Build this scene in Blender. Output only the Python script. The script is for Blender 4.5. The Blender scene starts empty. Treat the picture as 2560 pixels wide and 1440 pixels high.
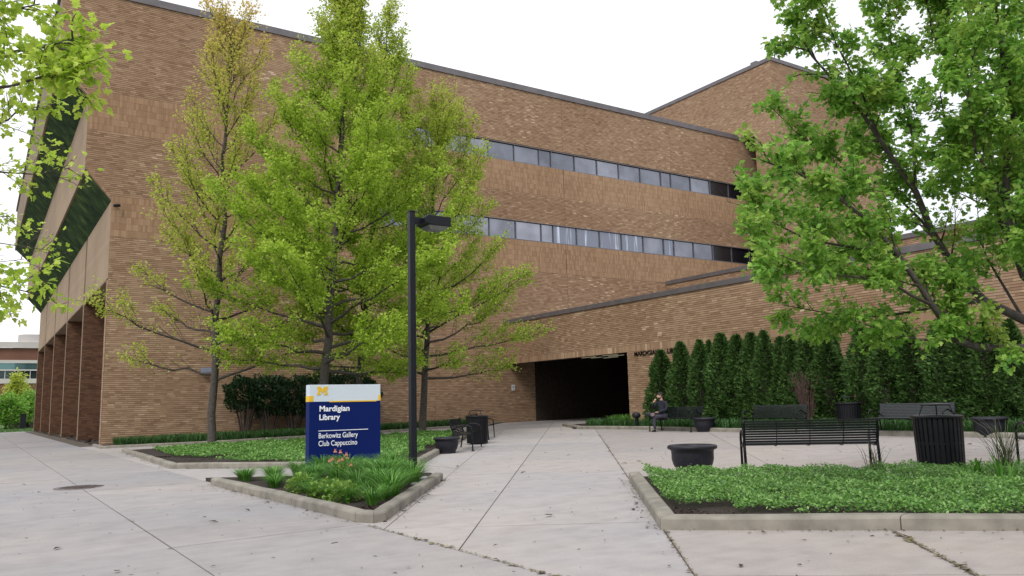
import bpy, math, random
import numpy as np
from mathutils import Vector, Matrix

random.seed(7); rng = np.random.default_rng(7)
sc = bpy.context.scene
C = sc.collection
R = math.radians

# ------------------------------------------------------------------ camera, world, sun, exposure
FPX = 2029.8
A_ = Vector((0.83693, 0.05767, 0.54424))   # placeholders, replaced below
def _basis():
    L = np.array([-63-1280, 1046-720.0]); Rr = np.array([4400-1280, 935-720.0])
    a = np.array([Rr[0], Rr[1], FPX]); a /= np.linalg.norm(a)
    b = np.array([L[0], L[1], FPX]); b -= a*(a@b); b /= np.linalg.norm(b)
    return np.stack([a, b, np.cross(a, b)])
M = _basis()                                # rows: world X (along the long facade), Y (away from it), Z up, in camera terms
cam_d = bpy.data.cameras.new('camera'); cam = bpy.data.objects.new('camera', cam_d); C.objects.link(cam)
cx_, cy_, cz_ = M[:, 0], -M[:, 1], -M[:, 2]
cam.matrix_world = Matrix(((cx_[0], cy_[0], cz_[0], 0), (cx_[1], cy_[1], cz_[1], 0), (cx_[2], cy_[2], cz_[2], 0), (0, 0, 0, 1)))
cam_d.sensor_width = 36; cam_d.lens = 36*FPX/2560; cam_d.clip_end = 3000; cam_d.clip_start = 0.05
sc.camera = cam

SUN_EL, SUN_AZ = 46, 214   # sun stands to the -X side, a little to the -Y side of the facade
sun_dir = Vector((math.cos(R(SUN_EL))*math.cos(R(SUN_AZ)), math.cos(R(SUN_EL))*math.sin(R(SUN_AZ)), math.sin(R(SUN_EL))))
world = bpy.data.worlds.new("World"); sc.world = world; world.use_nodes = True
wn = world.node_tree; wn.nodes.clear()
wo = wn.nodes.new('ShaderNodeOutputWorld'); bg = wn.nodes.new('ShaderNodeBackground'); bg.inputs['Strength'].default_value = 0.098
sky = wn.nodes.new('ShaderNodeTexSky'); sky.sky_type = 'NISHITA'; sky.sun_disc = False
sky.sun_elevation = R(SUN_EL); sky.sun_rotation = R(90-SUN_AZ); sky.dust_density = 3.0
tc = wn.nodes.new('ShaderNodeTexCoord'); mp = wn.nodes.new('ShaderNodeMapping'); mp.inputs['Scale'].default_value = (1, 1, 3.2)
nz = wn.nodes.new('ShaderNodeTexNoise'); nz.inputs['Scale'].default_value = 1.6; nz.inputs['Detail'].default_value = 5
rp = wn.nodes.new('ShaderNodeValToRGB'); rp.color_ramp.elements[0].position = .30; rp.color_ramp.elements[0].color = (.72, .72, .72, 1)
rp.color_ramp.elements[1].position = .52; rp.color_ramp.elements[1].color = (.97, .97, .97, 1)
mx = wn.nodes.new('ShaderNodeMix'); mx.data_type = 'RGBA'; mx.inputs['B'].default_value = (9.9, 10.0, 10.4, 1)
wn.links.new(tc.outputs['Generated'], mp.inputs['Vector']); wn.links.new(mp.outputs[0], nz.inputs['Vector'])
wn.links.new(nz.outputs['Fac'], rp.inputs[0]); wn.links.new(rp.outputs[0], mx.inputs['Factor'])
wn.links.new(sky.outputs[0], mx.inputs['A']); wn.links.new(mx.outputs['Result'], bg.inputs['Color']); wn.links.new(bg.outputs[0], wo.inputs[0])
sl = bpy.data.lights.new('sun', 'SUN'); sl.energy = 1.35; sl.angle = R(16); sl.color = (1, .97, .92)
so = bpy.data.objects.new('sun', sl); C.objects.link(so)
so.rotation_euler = sun_dir.to_track_quat('Z', 'Y').to_euler(); so.location = (0, 0, 60)
sc.view_settings.view_transform = 'Standard'; sc.view_settings.look = 'None'; sc.view_settings.exposure = 0.38; sc.view_settings.gamma = 1
sc.view_settings.use_curve_mapping = False
sc.render.engine = 'CYCLES'; sc.cycles.max_bounces = 6; sc.cycles.diffuse_bounces = 3; sc.cycles.transparent_max_bounces = 6
try: sc.cycles.use_denoising = True
except Exception: pass

# ------------------------------------------------------------------ surveying: sight lines of the photograph into the place
SLOPE, EYE = 0.0153, 1.3
def gz(x, y=0): return -EYE + SLOPE*x
def ray(px, py): return M @ np.array([px-1280, py-720, FPX])
def G(px, py):
    d = ray(px, py); return Vector(d*(-EYE/(d[2]-SLOPE*d[0])))
def PX(px, py, X): d = ray(px, py); return Vector(d*(X/d[0]))
def PY(px, py, Y): d = ray(px, py); return Vector(d*(Y/d[1]))
def PD(px, py, D): return Vector(ray(px, py)*(D/FPX))

# ------------------------------------------------------------------ materials
def nodes(name):
    m = bpy.data.materials.new(name); m.use_nodes = True
    return m, m.node_tree.nodes, m.node_tree.links, m.node_tree.nodes['Principled BSDF']
def ramp(N, stops):
    r = N.new('ShaderNodeValToRGB'); e = r.color_ramp.elements
    while len(e) > 1: e.remove(e[-1])
    e[0].position = stops[0][0]; e[0].color = (*stops[0][1], 1)
    for p, c in stops[1:]:
        k = e.new(p); k.color = (*c, 1)
    return r
def simple(name, col, rough=.6, metal=0.0, var=.12, scale=6.0, bump=0.0, spec=.5):
    m, N, L, P = nodes(name)
    t = N.new('ShaderNodeTexCoord'); n = N.new('ShaderNodeTexNoise'); n.inputs['Scale'].default_value = scale; n.inputs['Detail'].default_value = 6
    L.new(t.outputs['Object'], n.inputs['Vector'])
    r = ramp(N, [(.3, tuple(c*(1-var) for c in col)), (.7, tuple(min(1, c*(1+var)) for c in col))])
    L.new(n.outputs['Fac'], r.inputs[0]); L.new(r.outputs[0], P.inputs['Base Color'])
    P.inputs['Roughness'].default_value = rough; P.inputs['Metallic'].default_value = metal; P.inputs['Specular IOR Level'].default_value = spec
    if bump:
        b = N.new('ShaderNodeBump'); b.inputs['Strength'].default_value = bump; b.inputs['Distance'].default_value = .02
        L.new(n.outputs['Fac'], b.inputs['Height']); L.new(b.outputs[0], P.inputs['Normal'])
    return m
def island(name, stops, rough=.7, noise=0.25, nscale=.35, bump=0, tint=None, big=None):
    """colour by random island value, shifted by large soft patches"""
    m, N, L, P = nodes(name)
    g = N.new('ShaderNodeNewGeometry'); t = N.new('ShaderNodeTexCoord')
    n = N.new('ShaderNodeTexNoise'); n.inputs['Scale'].default_value = nscale; n.inputs['Detail'].default_value = 4
    L.new(t.outputs['Object'], n.inputs['Vector'])
    a = N.new('ShaderNodeMath'); a.operation = 'MULTIPLY_ADD'; a.inputs[1].default_value = 1-noise
    b = N.new('ShaderNodeMath'); b.operation = 'MULTIPLY_ADD'; b.inputs[1].default_value = noise*2.4; b.inputs[2].default_value = -noise*.7
    L.new(n.outputs['Fac'], b.inputs[0]); L.new(g.outputs['Random Per Island'], a.inputs[0]); L.new(b.outputs[0], a.inputs[2])
    r = ramp(N, stops); L.new(a.outputs[0], r.inputs[0])
    out = r.outputs[0]
    if big:
        n2 = N.new('ShaderNodeTexNoise'); n2.inputs['Scale'].default_value = big[0]; n2.inputs['Detail'].default_value = 5
        L.new(t.outputs['Object'], n2.inputs['Vector'])
        r2 = ramp(N, [(.35, big[1]), (.65, big[2])]); L.new(n2.outputs['Fac'], r2.inputs[0])
        mm = N.new('ShaderNodeMix'); mm.data_type = 'RGBA'; mm.blend_type = 'MULTIPLY'; mm.inputs['Factor'].default_value = 1
        L.new(out, mm.inputs['A']); L.new(r2.outputs[0], mm.inputs['B']); out = mm.outputs['Result']
    L.new(out, P.inputs['Base Color']); P.inputs['Roughness'].default_value = rough; P.inputs['Specular IOR Level'].default_value = .25
    if bump:
        n3 = N.new('ShaderNodeTexNoise'); n3.inputs['Scale'].default_value = 60; L.new(t.outputs['Object'], n3.inputs['Vector'])
        bb = N.new('ShaderNodeBump'); bb.inputs['Strength'].default_value = bump; bb.inputs['Distance'].default_value = .01
        L.new(n3.outputs['Fac'], bb.inputs['Height']); L.new(bb.outputs[0], P.inputs['Normal'])
    return m
def leafmat(name, stops, tipcol=None, trans=.35, rough=.45):
    m, N, L, P = nodes(name)
    g = N.new('ShaderNodeNewGeometry'); r = ramp(N, stops); L.new(g.outputs['Random Per Island'], r.inputs[0]); out = r.outputs[0]
    if tipcol:
        at = N.new('ShaderNodeAttribute'); at.attribute_name = 'tint'
        mm = N.new('ShaderNodeMix'); mm.data_type = 'RGBA'; L.new(at.outputs['Fac'], mm.inputs['Factor'])
        L.new(out, mm.inputs['A']); mm.inputs['B'].default_value = (*tipcol, 1); out = mm.outputs['Result']
    L.new(out, P.inputs['Base Color']); P.inputs['Roughness'].default_value = rough; P.inputs['Specular IOR Level'].default_value = .35
    tr = N.new('ShaderNodeBsdfTranslucent'); L.new(out, tr.inputs['Color'])
    ms = N.new('ShaderNodeMixShader'); ms.inputs[0].default_value = trans
    L.new(P.outputs[0], ms.inputs[1]); L.new(tr.outputs[0], ms.inputs[2]); L.new(ms.outputs[0], N['Material Output'].inputs['Surface'])
    return m
def concrete(name, col, pink):
    m, N, L, P = nodes(name)
    t = N.new('ShaderNodeTexCoord'); o = N.new('ShaderNodeObjectInfo')
    def noise(s, d=6, sc_=None):
        n = N.new('ShaderNodeTexNoise'); n.inputs['Scale'].default_value = s; n.inputs['Detail'].default_value = d
        if sc_:
            q = N.new('ShaderNodeMapping'); q.inputs['Scale'].default_value = sc_; q.inputs['Rotation'].default_value = (0, 0, .7); L.new(t.outputs['Object'], q.inputs[0]); L.new(q.outputs[0], n.inputs['Vector'])
        else: L.new(t.outputs['Object'], n.inputs['Vector'])
        return n
    n1 = noise(.35, 3); r1 = ramp(N, [(.35, col), (.65, pink)]); L.new(n1.outputs['Fac'], r1.inputs[0])
    n2 = noise(3.5, 9); r2 = ramp(N, [(.28, (.87, .87, .875)), (.5, (.98, .98, .98)), (.75, (1.06, 1.055, 1.05))]); L.new(n2.outputs['Fac'], r2.inputs[0])
    n3 = noise(90, 4); r3 = ramp(N, [(.25, (.88, .88, .88)), (.6, (1.03, 1.03, 1.03))]); L.new(n3.outputs['Fac'], r3.inputs[0])
    n4 = noise(1.1, 6, (1, 7, 1)); r4 = ramp(N, [(.42, (1, 1, 1)), (.75, (.92, .915, .91))]); L.new(n4.outputs['Fac'], r4.inputs[0])
    rr = ramp(N, [(0, (.93, .93, .94)), (1, (1.07, 1.05, 1.04))]); L.new(o.outputs['Random'], rr.inputs[0])
    out = r1.outputs[0]
    for r in (r2, r3, r4, rr):
        mm = N.new('ShaderNodeMix'); mm.data_type = 'RGBA'; mm.blend_type = 'MULTIPLY'; mm.inputs['Factor'].default_value = 1
        L.new(out, mm.inputs['A']); L.new(r.outputs[0], mm.inputs['B']); out = mm.outputs['Result']
    L.new(out, P.inputs['Base Color']); P.inputs['Roughness'].default_value = .85; P.inputs['Specular IOR Level'].default_value = .3
    b = N.new('ShaderNodeBump'); b.inputs['Strength'].default_value = .25; b.inputs['Distance'].default_value = .004
    L.new(n3.outputs['Fac'], b.inputs['Height']); L.new(b.outputs[0], P.inputs['Normal'])
    return m

BR_STOPS = [(0, (.240, .150, .094)), (.15, (.305, .197, .124)), (.5, (.355, .237, .151)), (.86, (.395, .270, .176)), (.95, (.49, .355, .235)), (1, (.68, .54, .39))]
MAT = {}
MAT['brick'] = island('brown_brick', BR_STOPS, .85, .10, .25, 0, big=(.14, (.88, .83, .80), (1.08, 1.08, 1.08)))
MAT['band'] = island('upright_band_brick', [(0, (.285, .178, .106)), (.5, (.345, .225, .138)), (1, (.40, .27, .170))], .85, .10, .25, 0, big=(.14, (.90, .85, .82), (1.07, 1.07, 1.07)))
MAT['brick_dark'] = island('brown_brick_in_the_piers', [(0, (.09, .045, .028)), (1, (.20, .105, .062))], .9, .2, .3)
MAT['mortar'] = simple('mortar', (.085, .056, .040), .95, var=.2, scale=3)
def brick_tex(name, c1, c2, mortar, rot):
    m, N, L, P = nodes(name)
    t = N.new('ShaderNodeTexCoord'); q = N.new('ShaderNodeMapping'); q.inputs['Rotation'].default_value = rot; L.new(t.outputs['Object'], q.inputs[0])
    b = N.new('ShaderNodeTexBrick'); b.inputs['Scale'].default_value = 1; b.inputs['Brick Width'].default_value = .3; b.inputs['Row Height'].default_value = .084; b.inputs['Mortar Size'].default_value = .006
    b.inputs['Color1'].default_value = (*c1, 1); b.inputs['Color2'].default_value = (*c2, 1); b.inputs['Mortar'].default_value = (*mortar, 1)
    L.new(q.outputs[0], b.inputs['Vector'])
    n = N.new('ShaderNodeTexNoise'); n.inputs['Scale'].default_value = .4; n.inputs['Detail'].default_value = 6; L.new(t.outputs['Object'], n.inputs['Vector'])
    r = ramp(N, [(.3, (.85, .84, .83)), (.7, (1.1, 1.1, 1.1))]); L.new(n.outputs['Fac'], r.inputs[0])
    mm = N.new('ShaderNodeMix'); mm.data_type = 'RGBA'; mm.blend_type = 'MULTIPLY'; mm.inputs['Factor'].default_value = 1
    L.new(b.outputs['Color'], mm.inputs['A']); L.new(r.outputs[0], mm.inputs['B']); L.new(mm.outputs['Result'], P.inputs['Base Color']); P.inputs['Roughness'].default_value = .9
    return m
MAT['side_tan'] = brick_tex('tan_side_panel', (.325, .235, .158), (.285, .203, .135), (.24, .175, .12), (R(90), 0, R(90)))
MAT['coping'] = simple('grey_metal_coping', (.150, .138, .145), .5, .3, .15, 2)
MAT['conc'] = concrete('paving_concrete', (.375, .362, .366), (.405, .372, .352))
MAT['conc_left_shade'] = concrete('grey_concrete_with_tree_shade', (.325, .317, .324), (.355, .332, .322))  # greyer walkway slabs, with the overhead tree's shade put into the colour
MAT['conc_patio'] = concrete('warm_patio_concrete', (.355, .330, .318), (.375, .335, .308))
MAT['kerb'] = simple('kerb_concrete', (.235, .215, .18), .9, 0, .28, 4, .5)
MAT['soil'] = simple('mulch', (.030, .020, .015), .95, 0, .6, 30, 1.0)
MAT['joint'] = simple('joint_dirt', (.10, .08, .062), .95, 0, .5, 20)
MAT['moss'] = simple('joint_moss', (.16, .14, .085), .95, 0, .4, 25)
MAT['lawn'] = simple('lawn', (.065, .13, .03), .9, 0, .3, 1.5, .3)
MAT['earth'] = simple('earth', (.10, .09, .06), .95, 0, .3, 1)
MAT['black'] = simple('black_powder_coat', (.006, .0065, .009), .42, 0.0, .3, 5, 0, .28)
MAT['black_soft'] = simple('black_plastic', (.012, .012, .019), .48, 0, .35, 8, .05, .35)
MAT['dark_pipe'] = simple('dark_bronze_pole', (.006, .007, .012), .42, 0, .2, 3, 0, .3)
MAT['bench'] = simple('black_bench_paint', (.008, .010, .014), .24, 0.0, .3, 5, 0, .75)
MAT['bark'] = simple('grey_bark', (.070, .060, .052), .9, 0, .35, 14, .8)
MAT['twig'] = simple('dark_twig', (.055, .042, .036), .9, 0, .3, 10)
MAT['grey_glass'] = simple('grey_window_glass', (.20, .215, .265), .18, .85, .10, .5)
def stained():
    m, N, L, P = nodes('streaked_window_glass')
    t = N.new('ShaderNodeTexCoord'); q = N.new('ShaderNodeMapping'); q.inputs['Scale'].default_value = (5, 1, .25); L.new(t.outputs['Object'], q.inputs[0])
    n = N.new('ShaderNodeTexNoise'); n.inputs['Scale'].default_value = 1.4; n.inputs['Detail'].default_value = 3; L.new(q.outputs[0], n.inputs['Vector'])
    r = ramp(N, [(.56, (.20, .215, .265)), (.72, (.62, .66, .74))]); L.new(n.outputs['Fac'], r.inputs[0]); L.new(r.outputs[0], P.inputs['Base Color'])
    P.inputs['Metallic'].default_value = .75; P.inputs['Roughness'].default_value = .25
    return m
def pane_mat():
    m, N, L, P = nodes('grey_window_glass'); o = N.new('ShaderNodeObjectInfo'); t = N.new('ShaderNodeTexCoord')
    r = ramp(N, [(0, (.17, .18, .21)), (.5, (.215, .225, .26)), (1, (.28, .29, .33))]); L.new(o.outputs['Random'], r.inputs[0])
    n = N.new('ShaderNodeTexNoise'); n.inputs['Scale'].default_value = .9; n.inputs['Detail'].default_value = 3; L.new(t.outputs['Object'], n.inputs['Vector'])
    r2 = ramp(N, [(.35, (.82, .82, .82)), (.65, (1.15, 1.15, 1.15))]); L.new(n.outputs['Fac'], r2.inputs[0])
    mm = N.new('ShaderNodeMix'); mm.data_type = 'RGBA'; mm.blend_type = 'MULTIPLY'; mm.inputs['Factor'].default_value = 1
    L.new(r.outputs[0], mm.inputs['A']); L.new(r2.outputs[0], mm.inputs['B']); L.new(mm.outputs['Result'], P.inputs['Base Color'])
    P.inputs['Metallic'].default_value = .8; P.inputs['Roughness'].default_value = .14; return m
MAT['grey_glass'] = pane_mat()
MAT['stained'] = stained()
MAT['dark_glass'] = simple('dark_window_glass', (.012, .012, .016), .25, .2, .2, 2)
MAT['mull'] = simple('window_mullion', (.16, .165, .19), .45, .5, .1, 3)
m_, N_g, L_g, P_g = nodes('sloped_glass_painted_trees'); t_g = N_g.new('ShaderNodeTexCoord'); n_g = N_g.new('ShaderNodeTexNoise'); n_g.inputs['Scale'].default_value = 1.3; n_g.inputs['Detail'].default_value = 9; n_g.inputs['Roughness'].default_value = .65
L_g.new(t_g.outputs['Object'], n_g.inputs['Vector']); r_g = ramp(N_g, [(.38, (.008, .022, .008)), (.52, (.030, .066, .018)), (.68, (.10, .155, .035))]); L_g.new(n_g.outputs['Fac'], r_g.inputs[0]); L_g.new(r_g.outputs[0], P_g.inputs['Base Color'])
P_g.inputs['Roughness'].default_value = .6; P_g.inputs['Specular IOR Level'].default_value = .05; MAT['painted_reflection_glass'] = m_  # tree reflections painted on as mottled green; the glass mirrors almost nothing
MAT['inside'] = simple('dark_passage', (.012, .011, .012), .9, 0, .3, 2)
MAT['steel'] = simple('light_metal', (.45, .46, .48), .4, .5, .1, 3)

# ------------------------------------------------------------------ mesh helpers
def finish(name, me, mat, parent=None, smooth=False):
    if mat:
        for m in (mat if isinstance(mat, (list, tuple)) else [mat]): me.materials.append(m)
    if smooth: me.polygons.foreach_set('use_smooth', [True]*len(me.polygons))
    o = bpy.data.objects.new(name, me); C.objects.link(o)
    if parent is not None: o.parent = parent
    return o
def np_mesh(name, V, F, mat, parent=None, attr=None, smooth=False):
    V = np.asarray(V, dtype=np.float32).reshape(-1, 3); F = np.asarray(F, dtype=np.int32); k = F.shape[1]
    me = bpy.data.meshes.new(name); me.vertices.add(len(V)); me.vertices.foreach_set('co', V.ravel())
    me.loops.add(F.size); me.loops.foreach_set('vertex_index', F.ravel())
    me.polygons.add(len(F)); me.polygons.foreach_set('loop_start', np.arange(0, F.size, k, dtype=np.int32))
    me.update(calc_edges=True)
    if attr is not None:
        a = me.attributes.new('tint', 'FLOAT', 'POINT'); a.data.foreach_set('value', np.asarray(attr, dtype=np.float32))
    if not smooth: me.polygons.foreach_set('use_smooth', [False]*len(me.polygons))
    me.validate(); return finish(name, me, mat, parent, smooth)
class MB:
    def __init__(s): s.v = []; s.f = []
    def add(s, v, f):
        b = len(s.v); s.v += [tuple(p) for p in v]; s.f += [tuple(i+b for i in q) for q in f]; return s
    def box(s, x0, x1, y0, y1, z0, z1, T=None):
        v = [Vector(p) for p in ((x0,y0,z0),(x1,y0,z0),(x1,y1,z0),(x0,y1,z0),(x0,y0,z1),(x1,y0,z1),(x1,y1,z1),(x0,y1,z1))]
        if T is not None: v = [T @ p for p in v]
        return s.add(v, [(0,3,2,1),(4,5,6,7),(0,1,5,4),(1,2,6,5),(2,3,7,6),(3,0,4,7)])
    def prism(s, poly, a, b, f):
        """poly of 2D points (counter-clockwise), swept from a to b; f(u, v, w) -> 3D"""
        n = len(poly); v = [f(u, w, a) for u, w in poly] + [f(u, w, b) for u, w in poly]
        return s.add(v, [tuple(range(n))[::-1], tuple(range(n, 2*n))] + [(i, (i+1) % n, n+(i+1) % n, n+i) for i in range(n)])
    def tube(s, pts, r, k=8, cap=True, flat=None):
        pts = [Vector(p) for p in pts]; rs = r if isinstance(r, (list, tuple)) else [r]*len(pts); b = len(s.v); n = len(pts)
        up = Vector((0, 0, 1))
        for i, p in enumerate(pts):
            d = (pts[min(i+1, n-1)]-pts[max(i-1, 0)]).normalized()
            if abs(d.dot(up)) > .98: a = Vector((1, 0, 0)).cross(d).normalized()
            else: a = up.cross(d).normalized()
            c = d.cross(a).normalized()
            for j in range(k):
                t = 2*math.pi*(j+.5)/k; s.v.append(tuple(p + (a*math.cos(t)+c*math.sin(t))*rs[i]))
        for i in range(n-1):
            for j in range(k): s.f.append((b+i*k+j, b+i*k+(j+1) % k, b+(i+1)*k+(j+1) % k, b+(i+1)*k+j))
        if cap: s.f.append(tuple(b+j for j in range(k))[::-1]); s.f.append(tuple(b+(n-1)*k+j for j in range(k)))
        return s
    def lathe(s, prof, k=40, c=(0, 0, 0)):
        b = len(s.v); n = len(prof)
        for r, z in prof:
            for j in range(k):
                t = 2*math.pi*j/k; s.v.append((c[0]+r*math.cos(t), c[1]+r*math.sin(t), c[2]+z))
        for i in range(n-1):
            for j in range(k): s.f.append((b+i*k+j, b+i*k+(j+1) % k, b+(i+1)*k+(j+1) % k, b+(i+1)*k+j))
        return s
    def mesh(s, name):
        me = bpy.data.meshes.new(name); me.from_pydata(s.v, [], s.f); me.update(); return me
    def build(s, name, mat, parent=None, smooth=False, bevel=0):
        o = finish(name, s.mesh(name), mat, parent, smooth)
        if bevel:
            m = o.modifiers.new('bevel', 'BEVEL'); m.width = bevel; m.segments = 2; m.limit_method = 'ANGLE'
        return o
def tag(o, label=None, cat=None, group=None, kind=None):
    if label: o['label'] = label
    if cat: o['category'] = cat
    if group: o['group'] = group
    if kind: o['kind'] = kind
    return o
def empty(name, loc=(0, 0, 0), rz=0):
    o = bpy.data.objects.new(name, None); C.objects.link(o); o.location = loc; o.rotation_euler = (0, 0, rz); return o
def copy_tree(o, parent=None):
    c = o.copy(); C.objects.link(c); c.parent = parent
    for ch in list(o.children): copy_tree(ch, c)
    return c
def box_part(name, mat, parent, *a, bevel=0): return MB().box(*a).build(name, mat, parent, bevel=bevel)

# ================================================================== GROUND, PAVING
me = MB()
S = 1500
me.add([(-S, -S, gz(0)-.25), (S, -S, gz(0)-.25), (S, S, gz(0)-.25), (-S, S, gz(0)-.25)], [(0, 1, 2, 3)])
tag(me.build('ground', MAT['earth']), kind='structure')
def sheet(name, mat, poly, dz=0, parent=None, thick=.12):
    b = MB(); n = len(poly)
    v = [(x, y, gz(x)+dz) for x, y in poly] + [(x, y, gz(x)+dz-thick) for x, y in poly]
    b.add(v, [tuple(range(n)), tuple(range(n, 2*n))[::-1]] + [(i, n+i, n+(i+1) % n, (i+1) % n) for i in range(n)])
    return b.build(name, mat, parent)
# the bed of dirt that shows in the joints between slabs
tag(sheet('joint_bed', MAT['joint'], [(-8, -14), (40, -14), (40, 83.4), (-8, 83.4)], -.006, thick=.1), kind='structure')
tag(sheet('lawn', MAT['lawn'], [(-8, -14), (-8, 83.4), (60, 83.4), (60, 260), (-160, 260), (-160, -14)], -.01, thick=.1), kind='structure')

pavement = empty('pavement'); tag(pavement, kind='structure')
def clip(poly, nx, ny, c):
    """keep nx*x+ny*y >= c"""
    out = []; n = len(poly)
    for i in range(n):
        p, q = poly[i], poly[(i+1) % n]; a = nx*p[0]+ny*p[1]-c; b = nx*q[0]+ny*q[1]-c
        if a >= 0: out.append(p)
        if (a >= 0) != (b >= 0):
            t = a/(a-b); out.append((p[0]+t*(q[0]-p[0]), p[1]+t*(q[1]-p[1])))
    return out
def area(p): return abs(sum(p[i][0]*p[(i+1) % len(p)][1]-p[(i+1) % len(p)][0]*p[i][1] for i in range(len(p))))/2
def slabs(poly, families, gap=.007, mat='conc'):
    """families: list of (nx, ny, [offsets]); cut poly along those lines, each piece one slab"""
    pieces = [poly]
    for nx, ny, offs in families:
        nxt = []
        for p in pieces:
            vals = [nx*q[0]+ny*q[1] for q in p]
            cuts = [-1e9] + [o for o in sorted(offs) if min(vals)+.05 < o < max(vals)-.05] + [1e9]
            for a, b in zip(cuts[:-1], cuts[1:]):
                q = p
                if a > -1e8: q = clip(q, nx, ny, a+gap)
                if b < 1e8 and q: q = clip(q, -nx, -ny, -(b-gap))
                if q and len(q) > 2 and area(q) > .05: nxt.append(q)
        pieces = nxt
    for p in pieces:
        if sum(p[i][0]*p[(i+1) % len(p)][1]-p[(i+1) % len(p)][0]*p[i][1] for i in range(len(p))) < 0: p = p[::-1]
        h = random.uniform(-.002, .003)
        sheet('slab', MAT[mat], p, h, pavement, .08)
def nrm(dx, dy): l = math.hypot(dx, dy); return dx/l, dy/l
# left walkway, square grid
g = .007
slabs([(-7.9, -12), (3.60-g, -12), (3.60-g, 83.3), (-7.9, 83.3)], [(1, 0, [-2.3, 1.65]), (0, 1, [8.55+3.6*k for k in range(-6, 21)])], mat='conc_left_shade')
# diagonal path: J4 left edge, J3 middle, J5 right edge
d4 = nrm(21.1-6.55, 32.7-12.2); n4 = (d4[1], -d4[0]); dP = nrm(.6075, .7943); nP = (dP[1], -dP[0])     # nP points to the right of the path
o4 = n4[0]*6.56+n4[1]*12.17; o3 = nP[0]*8.68+nP[1]*13.06; o5 = nP[0]*8.21+nP[1]*9.38
o5b = nP[0]*5.54+nP[1]*5.94
base = [(3.60+g, -12), (36.5, -12), (36.5, 37.2), (3.60+g, 37.2)]
zoneB = clip(base, -n4[0], -n4[1], -(o4-g))
slabs(zoneB, [(0, 1, [12.2, 15.8, 19.4, 23, 26.6, 30.2, 33.8]), (1, 0, [3.6+4.2*k for k in range(1, 8)])])
crossP = [dP[0]*4.43+dP[1]*7.44+2.9*k for k in range(-6, 14)]
z = clip(clip(base, *n4, o4+g), -nP[0], -nP[1], -(o3-g)); slabs(z, [(dP[0], dP[1], crossP)])
z = clip(clip(base, *nP, o3+g), -nP[0], -nP[1], -(o5-g)); slabs(z, [(dP[0], dP[1], crossP)])
dQ = nrm(6.87-5.69, 4.38-3.06); nQ = (dQ[1], -dQ[0])
z = clip(base, *nP, o5+g); slabs(z, [(nQ[0], nQ[1], [nQ[0]*6.87+nQ[1]*4.38+4.5*k for k in range(0, 8)]), (dQ[0], dQ[1], [dQ[0]*4.3+dQ[1]*4.37+2.16+5.2*k for k in (-2, -1, 1, 2, 3, 4, 5, 6)]+[dQ[0]*4.3+dQ[1]*4.37])], mat='conc_patio')

# beds with concrete kerbs
def offset_line(pts, w):
    out = []
    for i, p in enumerate(pts):
        p = Vector(p)
        d0 = (p-Vector(pts[i-1])).normalized() if i else None
        d1 = (Vector(pts[i+1])-p).normalized() if i < len(pts)-1 else None
        n0 = Vector((-d0.y, d0.x)) if d0 else None; n1 = Vector((-d1.y, d1.x)) if d1 else None
        if n0 and n1: nn = (n0+n1).normalized(); nn = nn/max(.3, nn.dot(n0))
        else: nn = n0 or n1
        out.append(p+nn*w)
    return out
def kerb(pts, width=.17, h=.125, sect=2.4, side=1):
    """pts run along the outer face; the bed lies to the left (side=1) or right (-1)"""
    root = empty('kerb'); tag(root, kind='structure')
    prof = [(0, -.03), (0, h-.028), (.012, h-.008), (.035, h), (width-.03, h+.004), (width-.008, h-.006), (width, h-.03), (width, -.03)]
    pts = [Vector(p[:2]) for p in pts]; lines = [offset_line(pts, side*u) for u, _ in prof]
    for i in range(len(pts)-1):
        Ltot = (pts[i+1]-pts[i]).length; n = max(1, round(Ltot/sect))
        for k in range(n):
            t0 = k/n + (.006/Ltot if k or i else 0); t1 = (k+1)/n - (.006/Ltot if (k < n-1) else 0)
            b = MB(); v = []
            m = 5
            for q in range(m+1):
                t = t0+(t1-t0)*q/m
                for (u, zz), ln in zip(prof, lines):
                    p = ln[i].lerp(ln[i+1], t); wob = .004*math.sin(7.1*p.x+3.3*p.y)+random.uniform(-.0015, .0015)
                    v.append((p.x, p.y, gz(p.x)+zz+(wob if zz > 0 else 0)))
            w = len(prof); f = []
            for q in range(m):
                for j in range(w):
                    a = (q*w+j, q*w+(j+1) % w, (q+1)*w+(j+1) % w, (q+1)*w+j); f.append(a if side < 0 else a[::-1])
            f.append(tuple(range(w)) if side > 0 else tuple(range(w))[::-1]); f.append(tuple(range(m*w, m*w+w))[::-1] if side > 0 else tuple(range(m*w, m*w+w)))
            b.add(v, f).build('kerb_stone', MAT['kerb'], root)
    return root
def soil_patch(name, poly, dz, mound=0.0):
    """gently uneven mulch surface inside poly"""
    xs = [p[0] for p in poly]; ys = [p[1] for p in poly]
    o = sheet(name, MAT['soil'], poly, dz, thick=.2); tag(o, kind='structure'); return o
near_front = Vector((.677, -.735))
nbc = Vector((5.54, 5.94)); nbl = Vector((8.36, 9.60)); nbr = nbc+near_front*8.5; nbe = nbl+near_front*8.5
kerb([nbl, nbc, nbr], .17, .125, side=1)
NEAR = [tuple(nbc+Vector((.10, .02))), tuple(nbr), tuple(nbe), tuple(nbl+Vector((.03, -.05)))]
soil_patch('mulch_bed', NEAR, .055)
cb = [Vector((3.50, 15.0)), Vector((3.60, 8.75)), Vector((3.72, 8.52)), Vector((3.88, 8.56)), Vector((6.57, 12.20))]
kerb(cb, .16, .12, side=1)
CENTER = [(3.62, 14.95), (3.70, 8.80), (3.9, 8.72), (6.50, 12.25), (7.3, 13.6), (7.0, 15.0)]
CENTER = [(3.62, 15.9), (3.70, 8.80), (3.9, 8.72), (6.50, 12.25), (6.75, 13.0)]
soil_patch('mulch_bed', CENTER, .06)
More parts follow.
